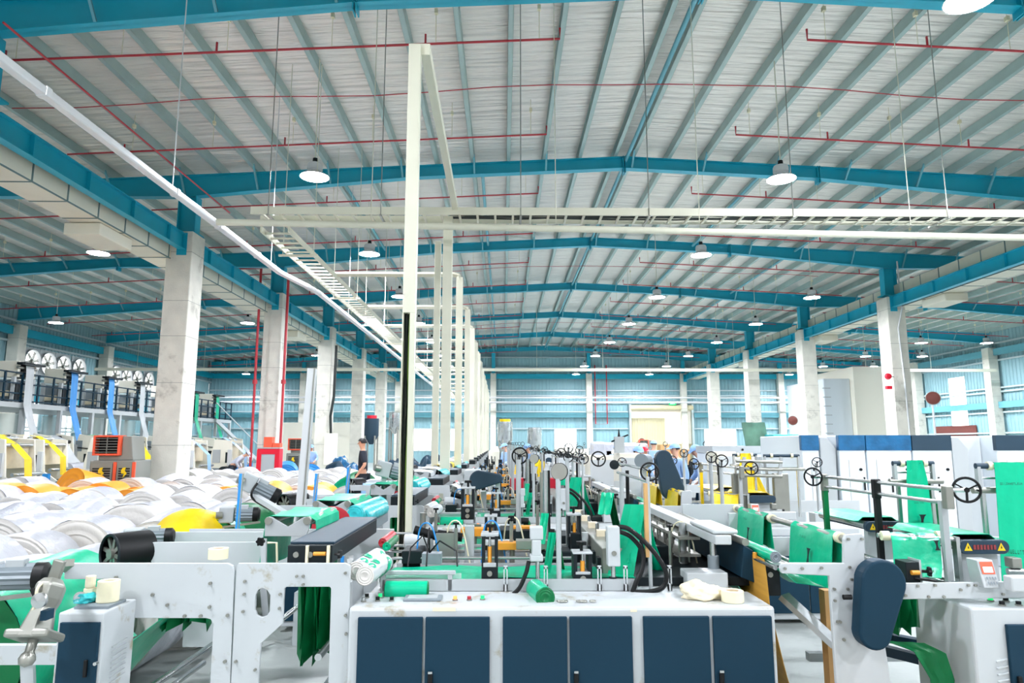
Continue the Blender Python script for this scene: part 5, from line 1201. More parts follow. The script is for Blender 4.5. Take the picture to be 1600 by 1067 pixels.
for i, (a, b) in enumerate(((1281, 1309), (1488, 1555))):
    x0, x1 = at(a, 690, DPn).x, at(b, 690, DPn).x; z = at(1400, 683, DPn).z; t = thing('link_housing', 'white link housing with a slanted bracket between printing cabinets, %s' % ('near the left end' if i == 0 else 'right of the grey-banded one'), 'machine', (x0, DPn, 0))
    B(x0, x1, DPn+.3, DPn+1.4, 0, z).build('housing', 'white', t); MB().prism([(x0+.02, 0), (x0+.2, 0), (x0+.24, z-.15), (x0+.12, z), (x0+.02, z)], 'y', DPn+.05, DPn+.28).build('slanted_bracket', 'ltgrey', t, bevel=.01)
x0, x1, z = at(1114, 690, 11.7).x, at(1204, 690, 11.7).x, at(1150, 697, 11.7).z; t = thing('printing_cabinet', 'low white cabinet with grey top strip under the camouflage sheet', 'machine', (x0, 11.7, 0)); B(x0, x1, 11.7, 12.7, 0, z).build('cabinet_body', 'booth_pale', t, bevel=.01); B(x0-.02, x1+.02, 11.68, 12.7, z-.12, z+.002).build('top_band', 'ltgrey', t); MB().cyl(((x0+x1)/2, 11.67, z-.06), ((x0+x1)/2, 11.68, z-.06), .02, n=10).build('lock', 'black', t)
x0, x1 = at(1160, 690, 12.1).x, at(1196, 690, 12.1).x; zt = at(1170, 660, 12.1).z
rows = [[(x0+(x1-x0)*i/8+.05*j/6, 12.1+.012*math.sin(i*1.3+j), z+(zt-z)*(1-j/6)*(1+.006*math.sin(i))) for i in range(9)] for j in range(7)]
tag(MB().sheet(rows, .02).build('camouflage_sheet', 'camo', None, True), 'camouflage-green sheet standing on the low white cabinet', 'sheet')
tag(B(at(1208, 690, 11.7).x, at(1250, 690, 11.7).x, 11.7, 12.7, 0, 1.80).build('wrapped_crate', 'turquoise', None, bevel=.02), 'turquoise-wrapped crate between the low cabinet and the printing machines', 'crate')
for i, (px_, py_, D, m) in enumerate(((935, 694, 21, 'white'), (948, 695, 21.5, 'white'), (962, 695, 22, 'white'), (984, 697, 16, 'white'), (1003, 696, 23, 'white'))):
    p = at(px_, py_, D); tag(B(p.x-.22, p.x+.22, D, D+.4, 0, p.z+.08).build('wrapped_bale', 'roll_white', None, bevel=.08), 'white plastic-wrapped bale, %s of a row below the roller shutter' % ORD[i], 'bale', 'wrapped bales below the shutter')
# standing fans, booths, hopper, silos, bell
def stand_fan(pxx, py, D, r, lab):
    p = at(pxx, py, D); t = thing('stand_fan', lab, 'fan', (p.x, D, 0)); d = Vector((-.6, -1, 0)); MB().lathe([(0, -.06), (r*.7, -.05), (r, 0), (r*.7, .05), (0, .06)], p, d, 26).build('fan_guard', 'rust_red', t, True)
    MB().torus(p, d, r, .012, 26, 6).build('guard_ring', 'dull_steel', t, True); MB().cyl((p.x, D+.05, 0), (p.x, D+.05, p.z), .03, n=8).build('pole', 'lamp_white', t); MB().cyl((p.x, D+.05, 0), (p.x, D+.05, .05), .3, n=16).build('foot', 'dull_steel', t)
stand_fan(1458, 622, 21, .2, 'rust-red round fan on a white pole in front of the right wall'); stand_fan(1239, 657, 30, .2, 'small rust-red round fan on a pole between two right-hand columns'); stand_fan(1003, 690, 40, .2, 'far round fan left of the stacked cartons')
t = thing('clean_booth', 'large cream and pale blue booth standing between the right-hand columns', 'booth', (19, 38, 0))
x0, xm, x1 = at(1290, 650, 38).x, at(1332, 650, 38).x, at(1405, 650, 38).x
B(x0, xm, 38, 43, 0, at(0, 590, 38).z).build('booth_wall', 'booth_pale', t, bevel=.05); B(xm, x1, 37.6, 43, 0, at(0, 572, 38).z).build('booth_front', 'booth', t, bevel=.03)
for i in range(8): MB().bar((x0-.1, 37.95, 1.2+i*.5), (x0+.35, 37.95, 1.2+i*.5), .04).build('ladder_rung', 'ltgrey', t)
def silo(pxx, w, ytop, D, lab, m, lid):
    p = at(pxx, ytop, D); r = w/2/FPX*D; t = thing('hopper', lab, 'hopper', (p.x, D, 0)); MB().lathe([(0, p.z), (r, p.z), (r, p.z-r*2.4), (r*.25, p.z-r*3.6), (0, p.z-r*3.6)], (p.x, D, 0), n=24).build('hopper_body', m, t, True)
    if lid: MB().cyl((p.x, D, p.z), (p.x, D, p.z+.18), r*.7, n=20).build('hopper_lid', lid, t, True)
    for i in range(4): a = i*PI/2+.7; MB().bar((p.x+r*math.cos(a), D+r*math.sin(a), p.z-r*2.4), (p.x+r*math.cos(a), D+r*math.sin(a), 0), .08).build('leg', 'dull_steel', t)
silo(581, 22, 654, 40, 'dark grey hopper behind the standing man in navy', 'slate', 'fire_red'); silo(789, 24, 659, 46.8, 'crinkled stainless silo with a yellow lid near the far wall', 'stainless', 'yellow'); silo(835, 22, 668, 46.8, 'stainless silo right of the yellow-lidded one', 'stainless', None); silo(617, 18, 645, 42, 'shiny silver silo seen right of the dark grey hopper', 'stainless', None)
p = at(1388, 588, 26.6); t = thing('alarm_bell', 'red fire alarm bell on the nearest right-hand concrete column', 'alarm', p); MB().lathe([(0, -.1), (.1, -.08), (.13, 0), (.13, .03), (0, .03)], p, (0, 1, 0), 18).build('bell_dome', 'fire_red', t, True); B(p.x-.1, p.x+.1, 26.55, 26.7, p.z-.5, p.z-.38).build('call_point', 'fire_red', t); MB().cyl((p.x, 26.62, p.z-.4), (p.x, 26.62, p.z), .015, n=6).build('conduit', 'lamp_white', t); MB().bar(p, (RC-.36, 26.75, p.z), .03).build('wall_bracket', 'dull_steel', t)
for i, (dy, dx) in enumerate(((27.2, 0),)):
    t = MB().tube([(RC+.1, 26.75, .5), (RC+.06, 26.75, 4.0), (RC-.02, 26.75, 6.2), (RC+.2, 26.75, 7.0), (RC+.25, 26.9, 9.0)], .03, 6).build('white_conduit', 'lamp_white', None, True); tag(t, 'white conduit climbing the nearest right-hand concrete column', 'pipe')
for i, (x0, x1, y, zt, m) in enumerate(((1032, 1056, 22.0, 1.62, 'cardboard'), (1038, 1054, 22.0, 1.36, 'cardboard'), (1056, 1078, 22.5, 1.45, 'cardboard'))):
    a, b = at(x0, 700, y), at(x1, 700, y)
    if i != 1:
        n = 4 if i == 0 else 1
        for k in range(n):
            h = zt/n; tag(B(a.x, b.x, y, y+.5, k*h+.005, (k+1)*h-.005).build('carton', m, None, bevel=.02), ('brown carton in the stack beside the blue-capped worker, %s from the floor' % ORD[k]) if i == 0 else 'single tall brown carton right of the carton stack', 'carton', 'stacked brown cartons' if i == 0 else None)
# red risers, fire cabinet, coolers
for x, y0 in ((404, 420), (447, 430)):
    a = at(x+4, y0, 26.2); t = thing('fire_riser', 'red fire riser pipe on the %s side of the fire cabinet' % ('left' if x < 430 else 'right'), 'pipe', (a.x, 26.2, 0)); zz = a.z
    MB().tube([(a.x, 26.2, 0), (a.x, 26.2, zz), (a.x-(.1 if x > 430 else 1.9), 26.2, zz)], .05, 8).build('pipe_run', 'red', t, True); MB().cyl((a.x, 26.2, 3.9), (a.x, 26.2, 4.05), .09, n=12).build('coupling', 'red', t, True)
D = 25.2; a, b = at(402, 700, D), at(437, 700, D); t = thing('fire_cabinet', 'red fire hose cabinet with a glass front before the second concrete column', 'cabinet', (a.x, D, 0))
zt = at(0, 701, D).z; B(a.x, b.x, D+.02, D+.4, 0, zt).build('cabinet_box', 'fire_red', t, bevel=.015); d = MB().plate([(a.x, .05), (b.x, .05), (b.x, zt-.03), (a.x, zt-.03)], [[(a.x+.16, .3), (b.x-.16, .3), (b.x-.16, zt-.2), (a.x+.16, zt-.2)]], 'y', D-.02, D+.02).build('door', 'fire_red', t); B(a.x+.16, b.x-.16, D, D+.015, .3, zt-.2).build('window', 'ltgrey', d); q = MB()
for xx in (.3, .5): q.cyl((a.x+xx, D-.01, .5), (a.x+xx, D+.0, .5), .12, n=16)
q.build('hose_reel', 'white', t); B(a.x, b.x, D, D+.4, zt, zt+.04).build('top_plate', 'ltgrey', t)
tag(B(a.x+.2, a.x+.5, D+.05, D+.35, zt+.045, zt+.42).build('fire_sign_box', 'cooler_orange'), 'orange-red box standing on the red fire cabinet', 'box'); tag(B(a.x+.52, b.x-.02, D+.05, D+.35, zt+.045, zt+.2).build('marked_box', 'cooler_orange'), 'low orange box with white marks on the red fire cabinet', 'box')
def cooler(x0, x1, ytop, D, lab):
    a, b = at(x0, ytop, D), at(x1, ytop, D); w = b.x-a.x; s = w/1.22; z1 = a.z; t = thing('air_cooler', lab, 'air cooler', ((a.x+b.x)/2, D, 0)); gh = .62*s
    MB().plate([(a.x, z1-gh), (a.x+.82*s, z1-gh), (a.x+.82*s, z1), (a.x, z1)], [[(a.x+.06*s, z1-gh+.06*s), (a.x+.76*s, z1-gh+.06*s), (a.x+.76*s, z1-.06*s), (a.x+.06*s, z1-.06*s)]], 'y', D, D+.3).build('outlet_frame', 'cooler_orange', t, bevel=.01)
    B(a.x+.05*s, a.x+.77*s, D+.2, D+.25, z1-gh+.05*s, z1-.05*s).build('outlet_back', 'black', t)
    q = MB()
    for i in range(6): z = z1-gh+.06*s+(gh-.12*s)*(i+.5)/6; q.bar((a.x+.06*s, D+.08, z), (a.x+.76*s, D+.08, z), .1, .015)
    q.box(a.x+.40*s, a.x+.42*s, D+.03, D+.06, z1-gh+.06*s, z1-.06*s); q.build('louvre_pattern', 'dull_steel', t)
    MB().prism([(a.x+.12*s, z1-gh-.15*s), (a.x+1.2*s, z1-gh-.15*s), (a.x+1.1*s, z1-.02), (a.x+.82*s, z1-.02), (a.x+.82*s, z1-gh), (a.x+.12*s, z1-gh)], 'y', D+.12, D+.9*s).build('blower_housing', 'cooler_grey', t, bevel=.02)
    zb = z1-gh-.15*s; B(a.x-.08*s, a.x+1.3*s, D+.05, D+1.1*s, 0, zb).build('cooler_base', 'cooler_grey', t, bevel=.03)
    for xx in (.7, 1.28): B(a.x+(xx-.03)*s, a.x+(xx+.06)*s, D+.02, D+.06, 0, zb-.04).build('orange_post', 'cooler_orange', t)
    for x0_, x1_ in ((.0, .64), (.8, 1.24)):
        p = B(a.x+x0_*s, a.x+x1_*s, D+.02, D+.05, .05, zb-.08).build('filter_panel', 'cooler_grey', t); q = MB()
        for i in range(14): z = .1+i*.06; 
        for i in range(int((zb-.2)/.06)): q.box(a.x+(x0_+.05)*s, a.x+(x1_-.05)*s, D+.005, D+.025, .1+i*.06, .13+i*.06)
        q.build('slat_pattern', 'black', p); cx = a.x+(x0_+x1_)/2*s; cz = zb-.3
        MB().prism([(cx-.07, cz+.05), (cx-.03, cz+.12), (cx+.05, cz+.13), (cx+.02, cz+.05), (cx+.08, cz-.02), (cx-.02, cz-.13), (cx+.01, cz-.03), (cx-.06, cz-.02)], 'y', D-.005, D+.006).build('yellow_emblem', 'warn', p)
cooler(146, 208, 680, 17.6, 'orange-framed grey air cooler standing left of the nearest concrete column'); cooler(450, 486, 685, 30, 'smaller orange-framed air cooler right of the red fire cabinet'); cooler(999, 1021, 687, 33, 'far orange-framed air cooler below the roller shutter')
for i, (x, y) in enumerate(((540, 31), (513, 35.2))):
    p = at(x-4, 650, 34.6); 
    if i: tag(B(p.x, p.x+.6, 34.5, 34.75, .6, at(0, 677, 34.6).z).build('electric_box', 'booth'), 'tall cream electric box at the foot of the third left-hand column', 'box')
p = at(524, 580, 34.7); t = tag(MB().tube([(p.x-.1, 34.7, 2.0), (p.x-.16, 34.7, 3.0), (p.x-.03, 34.7, 4.0), (p.x, 34.7, 6.6)], .07, 6).build('cable_bundle', 'cable', None, True), 'thick black cable bundle hanging beside the third left-hand column', 'cable')
t = tag(B(-17, -10.5, 52, 52.2, 0, 3.2).build('partition_screen', 'booth'), 'low white partition beyond the left-hand columns', 'partition')
q = MB().box(XR-.12, XR-.08, 45.6, 50, 1.3, 2.85); struct(q.build('window_10', 'rust_red'))
# red service pipes on the far wall
for i, (x, x2) in enumerate(((929, 947),)):
    a, b = at(x, 560, 59.2), at(x2, 560, 59.2); t = tag(MB().tube([(a.x, 59.2, 8.4), (a.x, 59.2, at(0, 662, 59.2).z), (b.x, 59.2, at(0, 662, 59.2).z), (b.x, 59.2, 8.4)], .05, 6).build('wall_riser', 'red', None, True), 'U-shaped red pipe on the far wall left of the roller shutter', 'pipe')

for i, (x0, x1, y0, y1) in enumerate(((797, 819, 748, 768), (855, 872, 748, 762))):
    a, b = at(x0, y1, 9.4), at(x1, y0, 9.4); tag(B(a.x, b.x, 9.4, 9.7, .0, b.z).build('red_panel', 'red_block', None, bevel=.01), 'deep red machine panel on the third machine row, %s of two' % ('left' if i == 0 else 'right'), 'panel')
random.seed(12)
for i in range(14):
    y = random.uniform(27, 36); x = random.uniform(-6.8, -2.7); crumple('blue_bag', 'dark blue stuffed bag in the far heap left of the trunking poles', 'bag', (x, y, 0), random.uniform(.35, .5), .38, random.uniform(.5, .72), random.choice(('navy', 'blue_wrap', 'slate')), i, 3, .3)['group'] = 'dark blue bags beyond the white rolls'
for i in range(12):
    y = random.uniform(10.2, 26); x = random.uniform(-2.2, -1.5) if i % 2 else random.uniform(2.3, 2.7); 
    t = thing('paper_bundle', 'small stacked bundle of finished bags on a side table along the machine rows', 'bundle', (x, y, 0), 'bundles of finished bags'); B(x-.2, x+.2, y-.2, y+.2, 0, .8).build('side_table', 'white', t); B(x-.16, x+.16, y-.14, y+.14, .8, .8+random.uniform(.1, .3)).build('bag_stack', random.choice(('white', 'booth', 'pale_blue', 'yellow')), t, bevel=.02)
# ---------------------------------------------------------------- the field of white film rolls
def roll_mesh(seed, R, L_):
    n = 30; q = MB(); prof = [(.99, -.5), (1.0, -.47), (1.0, -.2), (1.0, .1), (1.0, .38), (.995, .47), (.985, .5)]
    vs = []
    for r, u in prof:
        for j in range(n):
            a = 2*PI*j/n; w = 1+.028*noise.noise(Vector((math.cos(a)*2.2+seed*3, math.sin(a)*2.2, u*3+seed)))
            vs.append((R*r*w*math.cos(a), u*L_, R*r*w*math.sin(a)))
    k = len(prof); q.add(vs, [(i*n+j, i*n+(j+1) % n, (i+1)*n+(j+1) % n, (i+1)*n+j) for i in range(k-1) for j in range(n)]+[tuple(range((k-1)*n, k*n))])
    return q
def roll_end_mesh(seed, R, L_):
    random.seed(seed); q = MB(); prof = []; r = .985
    while r > .2: prof.append((R*r, random.choice((0, .004, .008, .012)))); r -= random.uniform(.03, .08)
    prof += [(R*.13, .0), (R*.12, -.05), (0, -.05)]
    q.lathe(prof, (0, -L_*.5, 0), (0, -1, 0), 30)
    return q
RV = []
for i, (m, f) in enumerate((('roll_white', 'roll_face'),)*5+(('orange', 'orange'),)*2+(('deep_green', 'green_film'), ('yellow', 'orange'), ('navy', 'blue_film'))):
    R, L_ = .43, .66
    o = roll_mesh(i, R, L_).build('film_roll', m if m != 'navy' else 'blue_film', None, True); e = roll_end_mesh(i, R, L_).build('roll_end', f, o, True); RV.append((o, e))
used = set()
def place_roll(k, x, y, z, rz, s, label, group):
    o = RV[k][0]
    if k in used: o = copy_tree(o)
    used.add(k)
    o.location = (x, y, z); o.rotation_euler = (0, random.uniform(0, 6), 0); o.rotation_mode = 'ZXY'; o.rotation_euler = (0, random.uniform(0, 6), rz); o.scale = (s, 1, s); tag(o, label, 'film roll', group); return o
random.seed(21); nro = 0
GREEN = [(atz(387, 812, .8), 7), (atz(530+26, 742, .84), 7), (atz(323, 751, .84), 7), (atz(570, 760, .8), 7)]
SPEC = [(atz(275, 835, .8).x, atz(275, 835, .75).y-.1), (atz(387, 812, .8).x, atz(387, 818, .8).y), (atz(556, 746, .86).x, atz(556, 746, .86).y), (at(128, 745, 16.9).x, 16.9)]
y = 5.3; row = 0
while y < 23.5:
    xmin = max(-y*.80-.9, -15.0); x = -2.75-.15*(row % 2) if y > 8.2 else -2.75
    while x > xmin:
        X, Y = x+random.uniform(-.12, .12), y+random.uniform(-.14, .14)
        ok = not (abs(X-LC) < .95 and abs(Y-19.2) < 1.0) and not (abs(X+3.3) < .5 and 15.2 < Y < 16.8) and not (17.2 < Y < 19.2 and X < -8.9) and not (Y > 16.5 and X < -11.4) and not (Y > 19.6 and X < -10.2) and not (6.2 < Y < 7.8 and abs(X+2.1) < .5)
        if Y > 19 and X > -4: ok = ok and True
        if ok and all((X-a)**2+(Y-b)**2 > .7 for a, b in SPEC):
            s = random.uniform(.86, 1.04); rz = math.radians(-2+random.uniform(-13, 13))
            px_ = 787+X/Y*FPX; k = random.randrange(5)
            lab, g = 'white plastic-wrapped film roll lying among the packed rolls on the floor', 'white film rolls packed on the floor'
            orange = (13.2 < Y < 15.3 and -11.5 < X < -3.6 and random.random() < .72)
            if orange: k = random.choice((5, 6)); lab, g = 'orange film roll in the band crossing the packed white rolls', 'orange film rolls among the white ones'
            place_roll(k, X, Y, .43*s+.0, rz, s, lab, g); nro += 1
        x -= .93
    y += .86; row += 1
random.seed(5)
place_roll(8, atz(275, 835, .8).x, atz(275, 835, .75).y-.1, .46, -.5, 1.05, 'bright yellow film roll behind the spoked drum and swing arms', None)
place_roll(7, atz(387, 812, .8).x, atz(387, 818, .8).y, .48, -.35, 1.1, 'green film roll among the white rolls behind the blue lever post', None)
place_roll(7, atz(556, 746, .86).x, atz(556, 746, .86).y, .48, -.3, 1.1, 'green film roll among the white rolls in front of the standing man', None)
place_roll(9, atz(535, 722, .86).x-.2, 25.2, .45, -.3, 1.05, 'blue film roll on the far edge of the white rolls', None)
place_roll(9, atz(466, 722, .86).x, 27.9, .45, -.3, 1.05, 'blue film roll before the smaller air cooler', None)
p = at(128, 745, 16.9); place_roll(5, p.x, 16.9, .5, -.5, 1.15, 'big orange film roll leaning left of the nearest air cooler', None)
# ---------------------------------------------------------------- film blowing lines along the left aisle
EX = -17.2
t = thing('mezzanine_platform', 'long white steel platform with navy railings along the film blowing towers', 'platform', (EX, 19, 0))
Y0, Y1 = 18.5, 43.6
B(EX-3.2, EX, Y0, Y1, 2.9, 3.08).build('deck', 'white', t)
for i in range(13):
    y = Y0+.1+i*(Y1-Y0-.2)/12; B(EX-.14, EX, y-.07, y+.07, 0, 2.9).build('platform_leg', 'white', t); B(EX-3.2, EX-3.06, y-.07, y+.07, 0, 2.9).build('platform_leg', 'white', t)
for i in range(30):
    y = Y0+.05+i*(Y1-Y0-.1)/29; B(EX-.05, EX, y-.035, y+.035, 3.08, 4.15).build('rail_post', 'navy', t)
for z in (4.12, 3.75, 3.4, 3.14): B(EX-.05, EX, Y0, Y1, z-.02, z+.025).build('hand_rail', 'navy', t)
MB().bar((EX+.3, 40.5, 3.0), (EX+1.2, 46.5, .1), .12, .2).build('stair_stringer', 'white', t); MB().bar((EX+.3, 40.5, 4.0), (EX+1.2, 46.5, 1.1), .05, .05).build('stair_rail', 'white', t)
def blow_line():
    t = thing('film_blowing_line', '', 'machine')
    # local: x to the right (towards the hall), y along the row
    B(-1.12, -.32, -.42, -.30, 3.98, 4.56).build('roller_head', 'booth', t, bevel=.02); B(-1.08, -.36, -.30, .42, 4.02, 4.5).build('roller_bank', 'black_teal', t); B(-1.12, -.32, .42, .5, 3.98, 4.56).build('roller_head', 'booth', t, bevel=.02)
    for z in (4.12, 4.32): MB().cyl((-.3, -.5, z), (-.3, .5, z), .05, n=10).build('side_roller', 'dull_steel', t, True)
    B(-.3, .0, -.55, .55, 4.42, 4.50).build('head_roller_box', 'black_teal', t)
    MB().cyl((-.05, -.55, 4.46), (-.05, .55, 4.46), .05, n=12).build('head_roller', 'steel', t, True)
    for x in (-1.06, -.38):
        for y in (-.5, .5): B(x-.06, x+.06, y-.05, y+.05, 3.08, 3.98).build('tower_leg', 'white', t)
    B(-1.2, -.35, -.45, .45, 3.3, 3.5).build('cross_tray', 'rag', t); B(-1.1, -.5, -.35, .3, 3.1, 3.9).build('motor_block', 'grey_plastic', t)
    B(-.5, -.28, -.5, -.3, 3.15, 3.75).build('control_box', 'black_teal', t)
    MB().lathe([(.12, .9), (.2, 1.2), (.42, 2.0), (.40, 2.7)], (-.85, 0, 0), n=20).build('film_bubble', 'acrylic', t, True)
    ribbon('film_web', [(-.2, 0, 4.4), (-.18, 0, 4.2), (-.16, 0, 3.0), (.3, 0, 1.6)], .42, (0, 1, 0), 'blue_film', t)
    B(-1.2, -.5, -.4, .4, .0, .9).build('extruder_base', 'white', t, bevel=.02); MB().cyl((-1.8, 0, 1.0), (-.7, 0, 1.0), .14, n=14).build('extruder_barrel', 'steel', t, True)
    # winder in front
    for y in (-.62, .62):
        MB().prism([(.4, 0), (1.9, 0), (1.8, .5), (1.35, .7), (1.2, 1.9), (.6, 2.0), (.4, 1.2)], 'y', y-.03, y+.03).build('winder_side', 'booth', t, bevel=.01)
    for x, z, r, m in ((.75, 1.85, .07, 'black'), (1.1, 1.7, .06, 'black'), (1.25, 1.15, .06, 'steel'), (1.45, .8, .05, 'dull_steel'), (.8, 1.2, .1, 'grey_plastic')): MB().cyl((x, -.6, z), (x, .6, z), r, n=12).build('winder_roller', m, t, True)
    MB().cyl((1.75, -.45, .75), (1.75, .45, .75), .22, n=20).build('winding_roll', 'roll_white', t, True)
    ribbon('winder_web', [(.75, 0, 1.93), (1.1, 0, 1.77), (1.5, 0, 1.2), (1.72, 0, .97)], .7, (0, 1, 0), 'pale_blue', t)
    MB().cyl((.9, -.75, .6), (.9, -.66, .6), .2, n=18).build('drive_pulley', 'black', t, True); MB().cyl((1.2, -.9, .55), (1.2, -.5, .55), .13, n=14).build('drive_motor', 'black_teal', t, True)
    B(1.25, 1.4, -.75, -.65, .9, 1.5).build('switch_box', 'lamp_white', t); B(.45, .6, -.8, -.66, 1.1, 1.6).build('panel_box', 'ltgrey', t)
    for a in ((.55, .95, .25, .75), (1.0, 1.3, .2, .5), (.5, .75, 1.35, 1.75), (.85, 1.1, .95, 1.25)): B(a[0], a[1], -.67, -.645, a[2], a[3]).build('access_panel', 'black_teal' if a[0] > .8 else 'grey_plastic', t)
    for z in (.35, .95, 1.5): MB().cyl((.5, -.7, z), (1.5, -.7, z-.1), .02, n=6).build('air_line', 'black', t)
    B(.7, 1.2, -.5, .5, 1.3, 1.62).build('tension_box', 'booth', t); B(1.3, 2.1, -.05, .02, .25, .5).build('blue_guard', 'blue_film', t)
    return t
bl = blow_line(); Y = [19.6, 22.2, 24.8, 27.4, 30.0, 32.6, 35.6, 38.4, 41.2]; HUE = ['white', 'blue_film', 'white', 'blue_film', 'blue_film', 'white', 'green_film', 'green_film', 'green_film']; HN = {'white': 'clear', 'blue_film': 'blue', 'green_film': 'green'}
WH = ['yellow', 'yellow', 'white', 'white', 'yellow', 'pale_blue', 'pale_blue', 'green_film', 'pale_blue']
def tint(o, a, b):
    for ch in o.children:
        n = ch.name.split('.')[0]
        if n == 'film_web': ch.material_slots[0].link = 'OBJECT'; ch.material_slots[0].material = MATS[a]
        if n == 'winder_web': ch.material_slots[0].link = 'OBJECT'; ch.material_slots[0].material = MATS[b]
for i, y in enumerate(Y):
    o = bl if i == 0 else copy_tree(bl)
    o.location = (EX+.25, y, 0); tag(o, 'film blowing line with %s film under the navy-railed platform, %s from the camera' % (HN[HUE[i]], ORD[i]), 'machine', 'film blowing lines in the left aisle')
for i, o in enumerate([bl]+[q for q in COL.objects if q.name.startswith('film_blowing_line.')]): tint(o, HUE[i], WH[i])
# extra winders nearer the rolls
def winder(x, y, m, lab):
    t = thing('film_winder', lab, 'machine', (x, y, 0))
    for yy in (-.55, .55): MB().prism([(x-.5, 0), (x+1.0, 0), (x+.95, .45), (x+.4, .8), (x+.3, 1.75), (x-.35, 1.8), (x-.5, 1.1)], 'y', y+yy-.03, y+yy+.03).build('winder_side', 'booth', t, bevel=.01)
    B(x-.3, x+.2, y-.5, y+.5, 1.0, 1.55).build('winder_hood', 'rag', t, bevel=.01)
    for dx, z, r in ((-.2, 1.78, .06), (.25, 1.6, .05), (.55, .85, .05), (.8, .5, .09)): MB().cyl((x+dx, y-.55, z), (x+dx, y+.55, z), r, n=12).build('winder_roller', 'steel', t, True)
    ribbon('winder_web', [(x-.6, y-.2, 1.9), (x-.15, y-.2, 1.86), (x+.3, y-.2, 1.62), (x+.75, y-.3, 1.25), (x+.8, y-.3, .7)], .28, (0, 1, 0), m, t)
    for a in ((-.4, -.1, .9, 1.4), (-.42, -.05, .2, .7), (.1, .3, .9, 1.3), (.3, .8, .15, .3)): B(x+a[0], x+a[1], y-.6, y-.575, a[2], a[3]).build('access_panel', 'grey_plastic' if a[0] < -.41 else 'black_teal' if a[0] > 0 else 'ltgrey', t)
    MB().cyl((x+.15, y-.9, .6), (x+.15, y-.55, .6), .17, n=16).build('drive_motor', 'black_teal', t, True); B(x+.45, x+.62, y-.72, y-.6, .3, .75).build('blue_guard', 'blue_film', t); B(x+.2, x+.34, y-.66, y-.58, .8, 1.4).build('switch_box', 'lamp_white', t)
    MB().cyl((x+.9, y-.6, .35), (x+.9, y+.5, .35), .2, n=18).build('roll_shaft', 'steel', t, True)
winder(-13.0, 18.3, 'yellow', 'cream film winder with yellow film in front of the platform, beside the orange film roll')
winder(-14.2, 21.6, 'yellow', 'second cream film winder with yellow film at the left picture edge')
winder(-11.9, 21.2, 'green_film', 'cream film winder with a green film strip above the nearest air cooler')
winder(-13.2, 23.5, 'yellow', 'cream film winder with yellow film left of the nearest concrete column')
winder(-11.3, 25.2, 'pale_blue', 'cream film winder with pale blue film right of the nearest concrete column')
winder(-10.9, 27.6, 'pale_blue', 'second cream film winder with pale blue film, beside the bending worker')
